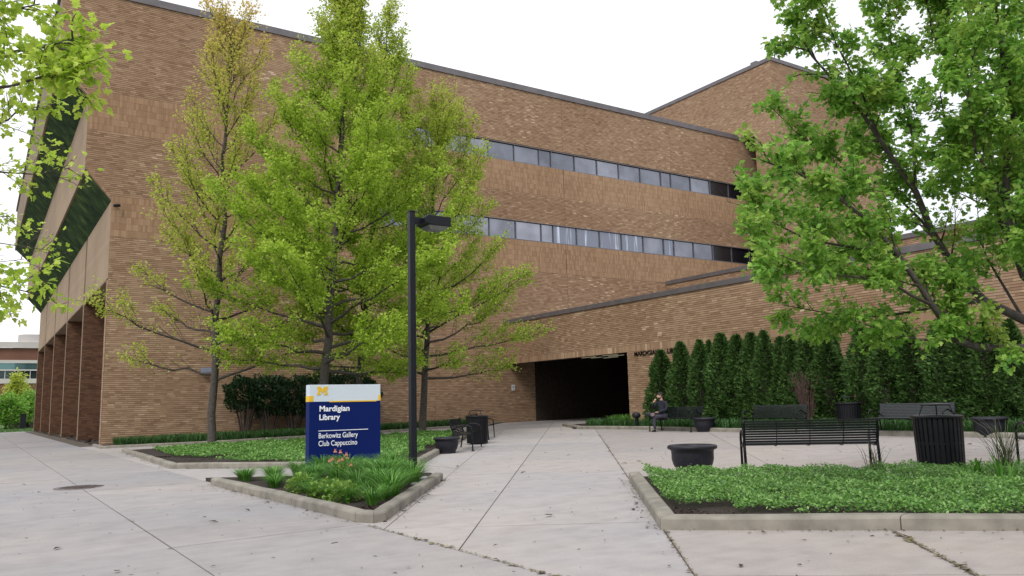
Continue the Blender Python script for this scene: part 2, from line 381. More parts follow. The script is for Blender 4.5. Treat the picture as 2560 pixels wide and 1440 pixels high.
mb_ = [Vector((4.16, 30.2)), Vector((3.78, 20.04)), Vector((3.95, 19.80)), Vector((5.55, 17.65)), Vector((7.45, 15.28)), Vector((7.68, 15.26)), Vector((16.0, 27.2))]
kerb(mb_, .16, .12, side=1)
MID = [(4.25, 30.3), (3.92, 20.08), (5.6, 17.85), (7.55, 15.45), (16.0, 27.6), (15.4, 28.7)]
soil_patch('mulch_bed', MID, .06)
kerb([Vector((4.0, 37.1)), Vector((4.06, 34.1)), Vector((7.61, 31.45)), Vector((11.13, 31.95)), Vector((22.0, 34.9)), Vector((23.8, 36.9))], .15, .10, side=1) if False else None
wallk = [Vector((4.20, 36.9)), Vector((4.35, 35.2)), Vector((11.0, 33.6)), Vector((17.0, 34.9)), Vector((22.3, 35.9)), Vector((23.2, 37.1))]
WK = [(262, 1121), (550, 1112), (768, 1098), (1000, 1080), (1250, 1062), (1335, 1058)]
wk = [Vector(G(*p)[:2]) for p in WK]
kerb([Vector((4.18, 37.1))]+wk[:1]+[Vector((8.2, 33.0)), Vector((11.6, 33.2)), Vector((16.5, 34.0)), Vector((21.6, 35.2)), Vector((23.4, 37.1))], .15, .10, side=-1)
WALLBED = [(4.35, 37.2), (4.35, wk[0].y+.2), (8.2, 33.15), (11.6, 33.35), (16.5, 34.15), (21.6, 35.35), (23.2, 37.2)]
soil_patch('mulch_bed', WALLBED, .05)
WINGBED = [(19.85, 26.0), (20.2, 22.6), (19.75, 18), (19.45, 12), (19.4, 0), (24.0, 0), (24.0, 27.2), (24.0, 29.5), (22.0, 29.0)]
kerb([Vector((21.7, 29.2)), Vector((19.75, 25.6)), Vector((20.05, 22.6)), Vector((19.6, 18.0)), Vector((19.3, 12.0)), Vector((19.25, 0.5))], .16, .12, side=1)
soil_patch('mulch_bed', WINGBED, .05)
tag(sheet('dirt_strip', MAT['soil'], [(4.30, 37.8), (4.30, 82.8), (7.3, 82.8), (7.3, 37.8)], .03, thick=.1), kind='structure')

# ================================================================== LIBRARY BUILDING
YF = 37.25; XS = 4.32; XT = 44.3; YT = 34.34; XW = 24.1; X2 = 36.25
lib = empty('library_building', (XS, YF, -1.3))
tag(lib, 'brown brick library with overhanging left side, ribbon windows, tower and low entrance wing', 'building')
off = Vector(lib.location)
def P(o):                                                            # parent keeping world place
    o.parent = lib; o.matrix_parent_inverse = Matrix.Translation(-off); return o
def subtract(a, b, holes):
    segs = [(a, b)]
    for h0, h1 in holes:
        n = []
        for s0, s1 in segs:
            if h1 <= s0 or h0 >= s1: n.append((s0, s1))
            else:
                if h0 > s0: n.append((s0, h0))
                if h1 < s1: n.append((h1, s1))
        segs = n
    return segs
BL, BH, BJ = .255, .084, .015
def brick_rects(z0, z1, lim, holes=(), soldiers=()):
    """list of (u0,u1,za,zb) for a wall; lim(z)->(u0,u1)"""
    out = []; z = z0; k = 0
    while z < z1-.02:
        s = next((s for s in soldiers if s[0]-1e-4 <= z < s[1]-.05), None)
        h = BH
        nxt = min([q[0] for q in soldiers if q[0] > z+1e-4] + [z1])
        if s: h = min(.29, s[1]-z)
        elif z+h > nxt-.02: h = nxt-z
        zm = z+h/2; a, b = lim(zm); hs = [(q[0], q[1]) for q in holes if q[2] < zm < q[3]]
        L_ = .093 if s else BL
        for s0, s1 in subtract(a, b, hs):
            u = math.floor(s0/L_)*L_ - (0 if s else random.choice((0, .5, .33, .67, .2))*L_)
            while u < s1:
                p, q = max(u, s0)+.001*(u > s0), min(u+L_, s1)-.001
                if q-p > .03: out.append((p, q, z+(BJ*.5 if not s else .003), z+h-(BJ*.5 if not s else .003)))
                u += L_
        z += h; k += 1
    return out
def bricks_mesh(name, rects, f, mat, parent, proud=.009):
    """f(u array, z array, w array) -> xyz; w = how far out of the wall"""
    r = np.array(rects, dtype=float); n = len(r)
    u0, u1, z0, z1 = r.T; w = proud*(1+rng.uniform(-.10, .10, n)); zr = np.zeros(n)
    corners = [(u0, z0, w), (u1, z0, w), (u1, z1, w), (u0, z1, w), (u0, z0, zr), (u1, z0, zr), (u1, z1, zr), (u0, z1, zr)]
    V = np.stack([np.stack(f(*c), -1) for c in corners], 1)          # n,8,3
    F = np.array([(0, 1, 2, 3), (4, 5, 1, 0), (5, 6, 2, 1), (6, 7, 3, 2), (7, 4, 0, 3)])
    F = (np.arange(n)[:, None, None]*8+F[None]).reshape(-1, 4)
    o = np_mesh(name, V, F, mat, parent); o['kind'] = 'stuff'; return o
def faceY(Y): return lambda u, z, w: (u, np.full_like(u, Y)-w, z)     # faces -Y
def faceX(X): return lambda u, z, w: (np.full_like(u, X)-w, u, z)     # faces -X, u = Y
def flipped(f): return f

def mass(name, mat, pieces, parent=None):
    b = MB()
    for p in pieces: b.box(*p)
    o = b.build(name, mat); P(o)
    return o
SILL = [(9.22, 10.33), (13.74, 14.79)]
WX0 = 16.2
ztop = 18.1
prof = [(4.40, 5.65), (4.40, 9.05), (3.35, 10.28), (3.35, 13.46), (2.19, 14.62), (2.19, ztop)]
def left_x(z):
    if z < 5.65: return XS+.02
    for (x0, z0), (x1, z1) in zip(prof[:-1], prof[1:]):
        if z0 <= z <= z1: return x0+(x1-x0)*(z-z0)/(z1-z0)-.08
    return prof[-1][0]-.08
# main block core (mortar plane at YF+.012)
core = MB(); y0 = YF+.012
def cut_profile(za, zb, xr, ya, yb):
    pts = [(left_x2(za), za)] + [(x, z) for x, z in prof if za+.01 < z < zb-.01] + [(left_x2(zb), zb), (xr, zb), (xr, za)]
    core.prism(pts[::-1], ya, yb, lambda u, w, y: (u, y, w))
def left_x2(z):
    if z <= 5.65: return 4.40
    for (x0, z0), (x1, z1) in zip(prof[:-1], prof[1:]):
        if z0-1e-6 <= z <= z1+1e-6: return x0+(x1-x0)*(z-z0)/(z1-z0)
    return prof[-1][0]
XR = 50
cut_profile(5.65, SILL[0][0], XR, y0, 82.8)
cut_profile(SILL[0][1], SILL[1][0], XR, y0, 82.8)
cut_profile(SILL[1][1], ztop, XR, y0, 82.8)
for (za, zb) in SILL:
    cut_profile(za, zb, WX0, y0, 82.8); core.box(WX0, XR, YF+.20, 82.8, za, zb)
core.box(7.3, XR, y0, 82.8, -2.2, 5.65)                               # behind the loggia and low front wall
core.box(XS+.01, 7.3, y0, YF+.5, -2.2, 5.65)                          # end wall of the loggia
P(core.build('wall', MAT['mortar']))
front_holes = [(WX0, XR, *s) for s in SILL]+[(x_-.005, x_+.005, -3, 20) for x_ in (12.2, 19.68, 28.4, 37.24)]
SOLD = [(7.47, 9.21), (12.0, 13.74)]
rects = brick_rects(-1.4, ztop, lambda z: (left_x(z), 47.2), front_holes, SOLD)
rects = [r for r in rects if not (r[0] > 24.3 and r[3] < 1.9 and r[0] > 36)]
up_ = lambda r: (r[3]-r[2]) > .15
P(bricks_mesh('brickwork', [r for r in rects if not up_(r)], faceY(y0), MAT['brick'], None)); P(bricks_mesh('upright_brick_band', [r for r in rects if up_(r)], faceY(y0), MAT['band'], None, .006))
# thin brick returns along the slanted undersides of the front wall
def coping(name, *boxes):
    b = MB()
    for q in boxes: b.box(*q)
    o = b.build(name, MAT['coping'], bevel=.01); P(o); return o
coping('coping', (2.0, 44.25, YF-.06, YF+.35, ztop, ztop+.34)); coping('coping', (2.0, 2.4, YF+.36, 82.9, ztop, ztop+.34))
# side: tan faces
def side_face(z0, z1, x, ya, yb, name='side_panel', t=.09):
    o = MB().box(x-t, x, ya, yb, z0, z1).build(name, MAT['side_tan']); P(o); return o
side_face(10.24, 13.5, 3.35, YF+.03, 82.8); side_face(14.58, ztop, 2.19, YF+.03, 82.8)
piers = [46.2, 55.3, 64.6, 73.9, 82.4]
edges = [YF+.5]+[p for q in piers for p in (q, q+.42)]
spans = [(YF+.05, 46.2)]+[(piers[i]+.35, piers[i+1]) for i in range(4)]
for a, b in spans: side_face(5.68, 9.0, 4.40, a+.02, b-.22, 'side_panel', .08)
box_soff = MB().box(4.33, 7.3, YF+.5, 82.8, 5.64, 5.70).build('soffit', MAT['side_tan']); P(box_soff)
for y in piers:
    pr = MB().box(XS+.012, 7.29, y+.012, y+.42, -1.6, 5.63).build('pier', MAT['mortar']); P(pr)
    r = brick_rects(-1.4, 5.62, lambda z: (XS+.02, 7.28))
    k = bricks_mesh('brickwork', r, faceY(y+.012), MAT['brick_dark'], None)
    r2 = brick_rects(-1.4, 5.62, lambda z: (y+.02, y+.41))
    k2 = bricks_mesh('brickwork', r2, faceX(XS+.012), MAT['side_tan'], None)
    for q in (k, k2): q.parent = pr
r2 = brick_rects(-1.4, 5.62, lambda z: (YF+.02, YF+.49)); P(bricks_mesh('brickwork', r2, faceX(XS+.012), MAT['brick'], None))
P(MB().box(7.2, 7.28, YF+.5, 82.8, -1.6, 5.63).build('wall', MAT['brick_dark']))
# sloped glass, bays along the side
def slope_glass(x0, z0, x1, z1):
    d = Vector((x1-x0, 0, z1-z0)); n = Vector((d.z, 0, -d.x)).normalized(); n = -n if n.x > 0 else n
    y = YF+.22
    while y < 82.3:
        ye = min(y+4.53, 82.6); b = MB()
        q = []
        for (xx, zz) in ((x0, z0), (x1, z1)):
            p = Vector((xx, 0, zz))
            q.append(p)
        v = []
        for off_ in (.035, .01):
            for yy in (y+.03, ye-.03):
                for p in q: v.append((p.x+n.x*off_, yy, p.z+n.z*off_))
        b.add(v, [(0, 1, 3, 2), (4, 6, 7, 5), (0, 2, 6, 4), (1, 5, 7, 3), (0, 4, 5, 1), (2, 3, 7, 6)])
        P(b.build('sloped_window', MAT['painted_reflection_glass'])); y = ye
slope_glass(4.385, 9.08, 3.37, 10.25); slope_glass(3.335, 13.49, 2.21, 14.59)
for (xa, za), (xb, zb) in (((4.40, 9.05), (3.35, 10.28)), ((3.35, 13.46), (2.19, 14.62))):     # brick end returns
    b = MB(); d = (Vector((xb, 0, zb))-Vector((xa, 0, za))); L_ = d.length; d.normalize(); n = Vector((-d.z, 0, d.x)); n = -n if n.z > 0 else n
    k = int(L_/.095)
    for i in range(k):
        p = Vector((xa, YF+.0, za))+d*(i*.095+.01); v = []
        for yy in (YF+.0, YF+.19):
            for s_, t_ in ((0, 0), (.083, 0), (.083, .08), (0, .08)):
                w = p+d*s_+n*t_; v.append((w.x, yy, w.z))
        b.add(v, [(0, 1, 2, 3), (4, 7, 6, 5), (0, 4, 5, 1), (1, 5, 6, 2), (2, 6, 7, 3), (3, 7, 4, 0)])
    o = b.build('brickwork', MAT['brick']); o['kind'] = 'stuff'; P(o)

# ribbon windows: every bay a window with pane and mullion
M_up = [16.2, 17.93, 19.68, 21.45, 23.2, 24.95, 26.69, 27.55, 29.3, 31.03, 32.77, 34.56, 36.35, 37.24, 39.02, 40.85, 42.65, 44.45, 46.2]
M_lo = [16.2, 17.93, 19.68, 21.43, 23.18, 24.93, 26.69, 27.55, 29.27, 31.02, 32.76, 34.55, 36.3, 37.2, 38.97, 40.77, 42.57, 44.41, 46.2]
for (za, zb), Ms, up in ((SILL[0], M_lo, 0), (SILL[1], M_up, 1)):
    for i, (a, b) in enumerate(zip(Ms[:-1], Ms[1:])):
        dark = a > 40.5  # last bays: the tower's dark reflection is put into the pane colour
        m = MAT['dark_glass'] if dark else MAT['grey_glass']
        if not up and 27 < a < 37 and i % 5 != 1: m = MAT['stained']
        fr = MB().box(a-.022, a+.022, YF+.03, YF+.14, za+.045, zb-.045).build('window', MAT['mull']); P(fr)
        MB().box(a+.023, b-.023, YF+.10, YF+.125, za+.045, zb-.045).build('pane', m, fr)
        MB().box(a-.03, b-.03, YF+.02, YF+.16, za, za+.043).build('sill', MAT['mull'], fr)
        MB().box(a-.03, b-.03, YF-.01, YF+.16, zb-.043, zb).build('head', MAT['coping'], fr)

# tower
tw = MB(); e = .012
tw.box(XT+e, 56.7, YT+e, 36.08, -2.2, 22.99); tw.box(XT+e, 56.7, 36.081, 62, 18.15, 22.99); tw.box(47.4, 56.7, 36.081, YF+.01, -2.2, 18.149)
tower = tw.build('tower', MAT['mortar']); P(tower)
TS = [(12.0, 13.74)]
for rr, f in ((brick_rects(4.0, 22.98, lambda z: (YT, 36.08) if z < 18.15 else (YT, 50), (), []), faceX(XT+e)),
              (brick_rects(4.0, 22.98, lambda z: (XT, 56.7), (), TS), faceY(YT+e))):
    o = bricks_mesh('brickwork', [r for r in rr if not up_(r)], f, MAT['brick'], None); o.parent = tower
    if any(up_(r) for r in rr): o = bricks_mesh('upright_brick_band', [r for r in rr if up_(r)], f, MAT['band'], None, .006); o.parent = tower
rr = brick_rects(4.0, 18.1, lambda z: (XT, 47.4)); 
for q in ((XT-.06, 56.76, YT-.06, YT+.3, 22.99, 23.27), (XT-.06, XT+.3, YT+.31, 62, 22.99, 23.27)):
    o = MB().box(*q).build('coping', MAT['coping'], tower, bevel=.01)
o = MB().box(XT+.02, XT+.4, YT+1.2, YT+1.7, 23.28, 23.45).build('roof_vent', MAT['coping'], tower)

# low wing: wall along X = XW from the facade towards the camera side
JY = 27.43
wing = MB()
wing.box(XW+e, XW+.45, 27.43, YF-.0, 2.2, 4.40)                          # over the passage
wing.box(XW+e, XW+.45, -6, 27.43-.001, -1.4, 4.40)
wing.box(XW+.45, X2, -6, 27.40, 2.72, 4.25); wing.box(XW+.45, X2, 27.401, YF, 2.72, 4.25)
wing.box(X2+e, X2+.4, -6, YF, 4.0, 7.30)
wing_o = wing.build('wing_wall', MAT['mortar']); P(wing_o)
rr = brick_rects(-1.4, 4.40, lambda z: (-2, YF-.01), [(JY, YF, -3, 2.2)], [(2.2, 2.49)])
# the 300 bricks that show largest on the wing wall are pieces of their own
def vis(r):
    y = (r[0]+r[1])/2; z_ = (r[2]+r[3])/2
    return 11.2 < y < 19.5 and 2.6 < z_ < 4.4
order = sorted([r for r in rr if vis(r)], key=lambda r: r[0])[:300]; oset = set(order)
bm_cache = {}
for r in order:
    key = (round(r[1]-r[0], 3), round(r[3]-r[2], 3))
    if key not in bm_cache:
        bm_cache[key] = MB().box(-.007, .03, -key[0]/2, key[0]/2, -key[1]/2, key[1]/2).mesh('brick')
        bm_cache[key].materials.append(MAT['brick'])
MATB = island('brown_brick_single', BR_STOPS, .85, .2)
def singles():
    m, N, L, Pn = nodes('single_brown_brick'); o = N.new('ShaderNodeObjectInfo'); r = ramp(N, [(0, BR_STOPS[0][1]), (.2, BR_STOPS[1][1]), (.55, BR_STOPS[2][1]), (.9, BR_STOPS[3][1]), (1, (.36, .24, .16))]); L.new(o.outputs['Random'], r.inputs[0])
    L.new(r.outputs[0], Pn.inputs['Base Color']); Pn.inputs['Roughness'].default_value = .85; return m
ms = singles()
for k_, me_ in bm_cache.items(): me_.materials[0] = ms
for r in order:
    key = (round(r[1]-r[0], 3), round(r[3]-r[2], 3))
    o = bpy.data.objects.new('brick', bm_cache[key]); C.objects.link(o); o.parent = wing_o
    o.location = (XW+e+random.uniform(-.001, .001), (r[0]+r[1])/2, (r[2]+r[3])/2)
o = bricks_mesh('brickwork', [r for r in rr if r not in oset], faceX(XW+e), MAT['brick'], None); o.parent = wing_o
o = bricks_mesh('brickwork', brick_rects(4.3, 7.3, lambda z: (4, YF-.01)), faceX(X2+e), MAT['brick'], None); o.parent = wing_o
coping('coping', (XW-.05, XW+.5, -6, YF-.02, 4.40, 4.62)); coping('coping', (X2-.05, X2+.45, -6, YF-.02, 7.30, 7.54))
# passage lining
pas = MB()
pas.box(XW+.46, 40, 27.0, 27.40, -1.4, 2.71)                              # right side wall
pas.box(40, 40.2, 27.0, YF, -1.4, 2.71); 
P(pas.build('passage_wall_or_shade_sheet', MAT['inside'])); P(MB().box(XW+.46, 40, 27.42, YF, 2.62, 2.715).build('passage_ceiling', MAT['inside']))
P(MB().box(25.9, 40, YF-.05, YF-.02, -1.2, 2.6).build('passage_wall_or_shade_sheet', simple('painted_passage_shade', (.035, .024, .018), .95, 0, .4, 5)))  # dark sheet over the brick, passage shade painted as its colour
strip = simple('ceiling_light_strip', (.25, .24, .16), .5)
N_ = strip.node_tree.nodes['Principled BSDF']; N_.inputs['Emission Color'].default_value = (1, .93, .62, 1); N_.inputs['Emission Strength'].default_value = .14
for i, x in enumerate((28.5, 29.2, 29.9, 30.7)):
    y = 27.6*x/24.1+.15+(i % 2)*.5
    while y < 36.4:
        P(MB().box(x, x+.10, y, y+1.25, 2.585, 2.618).build('ceiling_light', strip)); y += 1.9
for y in (28.6, 30.4, 32.2, 34.0, 35.8):                                      # glass doors at the far end of the passage
    dr = MB().box(39.9, 39.96, y-.85, y+.85, -.7, 1.7).build('door', MAT['dark_glass']); P(dr)
    MB().box(39.84, 39.899, y-.88, y-.80, -.7, 1.8).build('door_frame', MAT['mull'], dr); MB().box(39.84, 39.899, y-.79, y+.87, 1.7, 1.8).build('door_frame', MAT['mull'], dr); MB().box(39.82, 39.899, y+.5, y+.56, -.1, .5).build('handle', MAT['steel'], dr)
# jamb bricks of the passage (facing +Y is hidden; the end face shows)
# ------------------------------------------------------------------ things on the walls
def wall_thing(name, label, cat, loc): 
    o = empty(name, loc); tag(o, label, cat); return o
p = PY(1283, 969, YF-.02); t = wall_thing('notice', 'small white notice on the brick wall left of the dark passage', 'sign', (p.x, YF-.02, p.z))
MB().box(-.11, .11, -.012, 0, -.155, .155).build('plate', simple('white_plate', (.62, .63, .64), .5), t)
ring = MB(); ring.tube([(.055*math.cos(a), -.014, .03+.055*math.sin(a)) for a in np.linspace(0, 2*math.pi, 17)], .008, 5, False); ring.tube([(-.04, -.014, .07), (.04, -.014, -.01)], .007, 5)
ring.build('symbol', simple('grey_print', (.10, .10, .11), .6), t)
for lx in (-.08, -.1): MB().box(-.07, .07, -.0135, -.0121, lx, lx+.008).build('print_line', MAT['black'], t)
for (px, py), lab in (((515, 926), 'grey box wall light behind the leftmost of the three maples'), ((1000, 926), 'grey box wall light beside the lamp post')):
    p = PY(px, py, YF-.02); t = wall_thing('wall_light', lab, 'wall light', (p.x, YF-.02, p.z))
    MB().prism([(0, -.12), (0, .12), (-.18, .09), (-.24, -.12)], -.23, .23, lambda u, w, s_: (s_, u, w)).build('housing', simple('blue_grey_housing', (.20, .22, .30), .4, .3), t, bevel=.01)
    MB().box(-.2, .2, -.22, -.02, -.14, -.121).build('lens', simple('frosted_lens', (.5, .5, .5), .3), t)
p = PY(291, 516, YF-.02); t = wall_thing('security_camera', 'small dark camera on the corner of the brick facade below the lower slanted window', 'camera', (p.x, YF-.02, p.z))
MB().tube([(0, 0, 0), (0, -.16, 0)], .03, 8).build('bracket', MAT['black'], t); MB().tube([(-.14, -.2, -.03), (.12, -.14, .03)], .065, 10).build('camera_body', MAT['black'], t)
# raised letters on the wing wall, half hidden by the hedge
def text_mesh(name, s, size, mat, parent, loc, rot, sx=1.0, extrude=.004, offset=0.0, align='LEFT', spacing=1.0):
    cu = bpy.data.curves.new(name, 'FONT'); cu.body = s; cu.size = size; cu.extrude = extrude; cu.offset = offset; cu.align_x = align; cu.space_character = spacing
    tmp = bpy.data.objects.new('tmp_text', cu); C.objects.link(tmp); bpy.context.view_layer.update()
    me = bpy.data.meshes.new_from_object(tmp.evaluated_get(bpy.context.evaluated_depsgraph_get())); bpy.data.objects.remove(tmp); bpy.data.curves.remove(cu)
    for v in me.vertices: v.co.x *= sx
    me.materials.clear(); o = finish(name, me, mat, parent); o.location = loc; o.rotation_euler = rot; return o
a = PX(1586, 880, XW); 
lt_ = empty('wall_lettering', (XW-.02, a.y, 2.02)); tag(lt_, 'dark raised metal letters on the wing wall above the hedge beside the passage', 'lettering')
text_mesh('word', 'MARDIGIAN', .27, MAT['black'], lt_, (0, 0, -.03), (R(90), 0, R(-90)), 1.05, .012, 0.003); text_mesh('word', 'LIBRARY', .27, MAT['black'], lt_, (0, -2.05, -.03), (R(90), 0, R(-90)), 1.05, .012, 0.003)

# ================================================================== FAR BUILDING at the left, seen past the piers
far = empty('round_brick_building', tuple(PD(40, 1000, 165)))
tag(far, 'distant round red brick building with pale bands and teal glass strip', 'building')
fc = Vector(far.location); fc.z = 0
far.location = (fc.x, fc.y, -1.3)
def drum(name, r, z0, z1, mat, a0=150, a1=330, k=60, dz=0):
    b = MB(); v = []; f = []
    for i in range(k+1):
        t = R(a0+(a1-a0)*i/k); c, s_ = math.cos(t), math.sin(t)
        v += [(r*c, r*s_, z0+1.3), (r*c, r*s_, z1+1.3), ((r-2)*c, (r-2)*s_, z1+1.3)]
    for i in range(k): f += [(3*i, 3*i+3, 3*i+4, 3*i+1), (3*i+1, 3*i+4, 3*i+5, 3*i+2)]
    return b.add(v, f).build(name, mat, far)
rb = simple('far_red_brick', (.17, .078, .052), .9, 0, .15, .5); pale = simple('pale_stone_band', (.50, .47, .45), .8, 0, .08, .3)
teal = simple('teal_glass', (.13, .24, .24), .15, .7, .3, .15); dg = simple('far_dark_glass', (.04, .06, .06), .15, .5, .4, .3)
drum('wall', 30, -4, 5.8, rb); drum('band', 30.15, 5.8, 6.6, pale); drum('window_strip', 29.8, 6.6, 8.0, dg); drum('band', 30.1, 8.0, 8.2, pale)
drum('window_strip', 30.0, 8.2, 9.3, teal); drum('band', 30.2, 9.3, 9.8, pale); drum('wall', 30, 9.8, 11.9, rb); drum('cornice', 30.5, 11.9, 12.9, pale)
for i in range(46):
    t = R(160+i*3.6); MB().box(-.06, .06, -.15, .15, 7.9, 9.3).build('mullion', pale, far).location = (29.75*math.cos(t), 29.75*math.sin(t), 0)
p_ = PD(84, 850, 158); b = MB(); b.lathe([(3.4, 0), (3.4, .9), (3.8, .9), (3.8, 1.1), (2.6, 1.25), (2.6, 2.8), (0, 2.8)], 36); o = b.build('rooftop_drum', pale, far); o.location = (p_.x-fc.x, p_.y-fc.y, 14.2)

# ================================================================== SIGN
blue = simple('navy_sign_face', (.002, .012, .105), .55, 0, .06, 1, 0, .12); white = simple('pale_sign_face', (.60, .67, .74), .4, 0, .03, 1)
gold = simple('gold_print', (.75, .47, .02), .5, 0, .03, 2); wtxt = simple('white_print', (.85, .87, .93), .5, 0, .01, 2)
YS = 15.3
tl = PY(774, 962, YS); brp = PY(951, 962, YS); W_ = brp.x-tl.x; H_top = tl.z; zb_ = gz(tl.x)-.03
sign = empty('campus_sign', (tl.x, YS, zb_)); tag(sign, 'tall navy and white campus library sign with gold block letter standing in the triangular bed', 'sign')
Ht = H_top-zb_; hz = PY(771, 1005, YS).z-zb_
D_ = .20
MB().box(0, W_, 0, D_, 0, hz).build('panel', blue, sign, bevel=.004); MB().box(0, W_, 0, D_, hz+.001, Ht).build('header', white, sign, bevel=.004)
MB().box(-.001, .075, -.006, D_+.004, hz+.004, hz+.115).build('gold_corner', gold, sign); MB().box(W_-.045, W_+.003, -.006, D_+.004, hz+.004, hz+.115).build('gold_corner', gold, sign)
MB().box(.40, W_-.09, -.008, 0, hz-.012, hz+.012).build('gold_line', gold, sign)
def onsign(px, py): q = PY(px, py, YS); return q.x-tl.x, q.z-zb_
def stext(name, s, pxl, pyb, pxr, mat, bold=0.0, cap=None):
    x, z_ = onsign(pxl, pyb); xr, _ = onsign(pxr, pyb)
    o = text_mesh(name, s, cap, mat, sign, (x, -.007, z_), (R(90), 0, 0), 1.0, .001, bold)
    xs = [v.co.x for v in o.data.vertices]; w = max(xs)-min(xs); k = (xr-x)/w; m0 = min(xs)
    for v in o.data.vertices: v.co.x = (v.co.x-m0)*k
    return o
stext('title_lettering', 'Mardigian', 798.5, 1028.5, 873.5, wtxt, .0036, .150)
stext('title_lettering', 'Library', 798, 1050, 849.5, wtxt, .0036, .150)
x0, z0 = onsign(796, 1077.5); x1, _ = onsign(920, 1074); MB().box(x0, x1, -.008, 0, z0-.006, z0+.006).build('rule_line', wtxt, sign)
stext('subtitle_lettering', 'Berkowitz Gallery', 796.5, 1096, 894, wtxt, .0008, .142)
stext('subtitle_lettering', 'Club Cappuccino', 796, 1115.5, 892.5, wtxt, .0008, .142)
# block M emblem
mx0, mz0 = onsign(792.5, 987.5); mx1, mz1 = onsign(819.5, 966.5); w_, h_ = mx1-mx0, mz1-mz0
Mp = [(0,0),(.34,0),(.34,.22),(.25,.22),(.25,.55),(.5,.18),(.75,.55),(.75,.22),(.66,.22),(.66,0),(1,0),(1,.22),(.93,.22),(.93,.78),(1,.78),(1,1),(.70,1),(.5,.68),(.30,1),(0,1),(0,.78),(.07,.78),(.07,.22),(0,.22)]
bmv = MB(); n = len(Mp); v = [(mx0+a*w_, -.008, mz0+c*h_) for a, c in Mp]+[(mx0+a*w_, -.001, mz0+c*h_) for a, c in Mp]
bmv.add(v, [tuple(range(n)), tuple(range(n, 2*n))[::-1]]+[(i, n+i, n+(i+1) % n, (i+1) % n) for i in range(n)]).build('block_letter_emblem', gold, sign)

# ================================================================== LAMP POST
lp = G(1033, 1197); lamp = empty('lamp_post', (lp.x, lp.y, gz(lp.x)))
tag(lamp, 'tall square black lamp post with one box lamp head beside the navy sign', 'lamp post')
Hl = 4.66
MB().box(-.055, .055, -.055, .055, 0, Hl).build('pole', MAT['dark_pipe'], lamp, bevel=.01)
MB().box(-.13, .13, -.13, .13, 0, .03).build('base_plate', MAT['dark_pipe'], lamp, bevel=.008)
MB().box(-.06, .06, -.06, .06, Hl, Hl+.02).build('pole_cap', MAT['dark_pipe'], lamp)
MB().box(.056, .20, -.04, .04, Hl-.21, Hl-.09).build('arm', MAT['dark_pipe'], lamp)
b = MB(); x0, x1 = .20, .70
b.prism([(.30, 0), (x1, 0), (x1, .175), (.24, .175), (.18, .13), (.18, .03)], -.20, .20, lambda u, w, s_: (u, s_, Hl-.235+w))
b.build('lamp_head', MAT['dark_pipe'], lamp, bevel=.008)
ln = MB(); ln.add([(.26, -.18, 0), (.68, -.18, 0), (.68, .18, 0), (.26, .18, 0), (.32, -.11, -.06), (.60, -.11, -.06), (.60, .11, -.06), (.32, .11, -.06)],
   [(0, 1, 5, 4), (1, 2, 6, 5), (2, 3, 7, 6), (3, 0, 4, 7), (4, 5, 6, 7)])
o = ln.build('lens', simple('clear_prismatic_lens', (.17, .19, .18), .12, .3, .1, 8), lamp); o.location.z = Hl-.237
MB().box(.58, .66, .06, .14, Hl-.059, Hl-.02).build('photocell', MAT['dark_pipe'], lamp)

# ================================================================== BENCHES
BLn = 1.86
def rail(y0, z0, y1, z1, x0=-BLn/2, x1=BLn/2, w=.038, t=.010):
    d = Vector((0, y1-y0, z1-z0)).normalized(); n = Vector((0, -d.z, d.y)); c = Vector((0, y0, z0)); v = []
    for x in (x0, x1):
        for a, e_ in ((-w/2, -t/2), (w/2, -t/2), (w/2, t/2), (-w/2, t/2)):
            p = c+d*a+n*e_; v.append((x, p.y, p.z))
    return MB().add(v, [(0, 1, 2, 3), (7, 6, 5, 4), (0, 4, 5, 1), (1, 5, 6, 2), (2, 6, 7, 3), (3, 7, 4, 0)])
def back_curve(t): # t 0..1 from seat rear to top
    return (-.20-.07*t-.035*math.sin(t*2.6)-.02*t*t, .435+.375*t)
def seat_curve(t): return (.25-.45*t, .440+.018*(1-t)**3-.018*math.sin(t*3.1)-.0*t)
def make_bench():
    root = empty('park_bench')
    n = 10
    for i in range(n):
        t = (i+.55)/n; (y, z_), (y2, z2) = back_curve(t), back_curve(t+.02); rail(y, z_, y+(y2-y), z_+(z2-z_), w=.030).build('backrest_slat', MAT['bench'], root)
    for i in range(9):
        t = (i+.3)/9; (y, z_), (y2, z2) = seat_curve(t), seat_curve(t-.02); rail(y, z_, y2, z2, w=.040).build('seat_slat', MAT['bench'], root)
    for s_ in (-1, 1):
        x = s_*BLn/2
        b = MB(); pts = [(x, -.30, .01), (x, -.235, .42)]+[(x, back_curve(t)[0]-.012, back_curve(t)[1]) for t in (.1, .3, .5, .7, .9, 1.03)]
        b.tube(pts, .021, 6); b.build('back_post', MAT['black'], root, smooth=True)
        arc = [(x, .27, .01), (x, .255, .30), (x, .245, .52)]+[(x, .245-.26*(1-math.cos(a)), .56+.095*math.sin(a)) for a in np.linspace(.25, 1.57, 5)]+[(x, -.12, .60), (x, back_curve(.30)[0], back_curve(.30)[1])]
        MB().tube(arc, .019, 6).build('armrest', MAT['black'], root, smooth=True)
        MB().tube([(x, .24, .42), (x, 0, .412), (x, -.22, .42)], .016, 6).build('seat_frame', MAT['black'], root)
        for yy in (.272, -.302): MB().lathe([(0, .022), (.02, .022), (.045, .012), (.048, 0)], 12, (x, yy, -.002)).build('foot_pad', MAT['black'], root)
    for x in (-BLn/4, 0, BLn/4):
        MB().tube([(x, back_curve(t)[0]-.012, back_curve(t)[1]) for t in (0, .25, .5, .75, .98)], .006, 5).build('support_strap', MAT['black'], root)
        MB().tube([(x, seat_curve(t)[0], seat_curve(t)[1]-.014) for t in (0.02, .3, .6, .98)], .006, 5).build('support_strap', MAT['black'], root)
    return root
bench0 = make_bench(); first = [True]
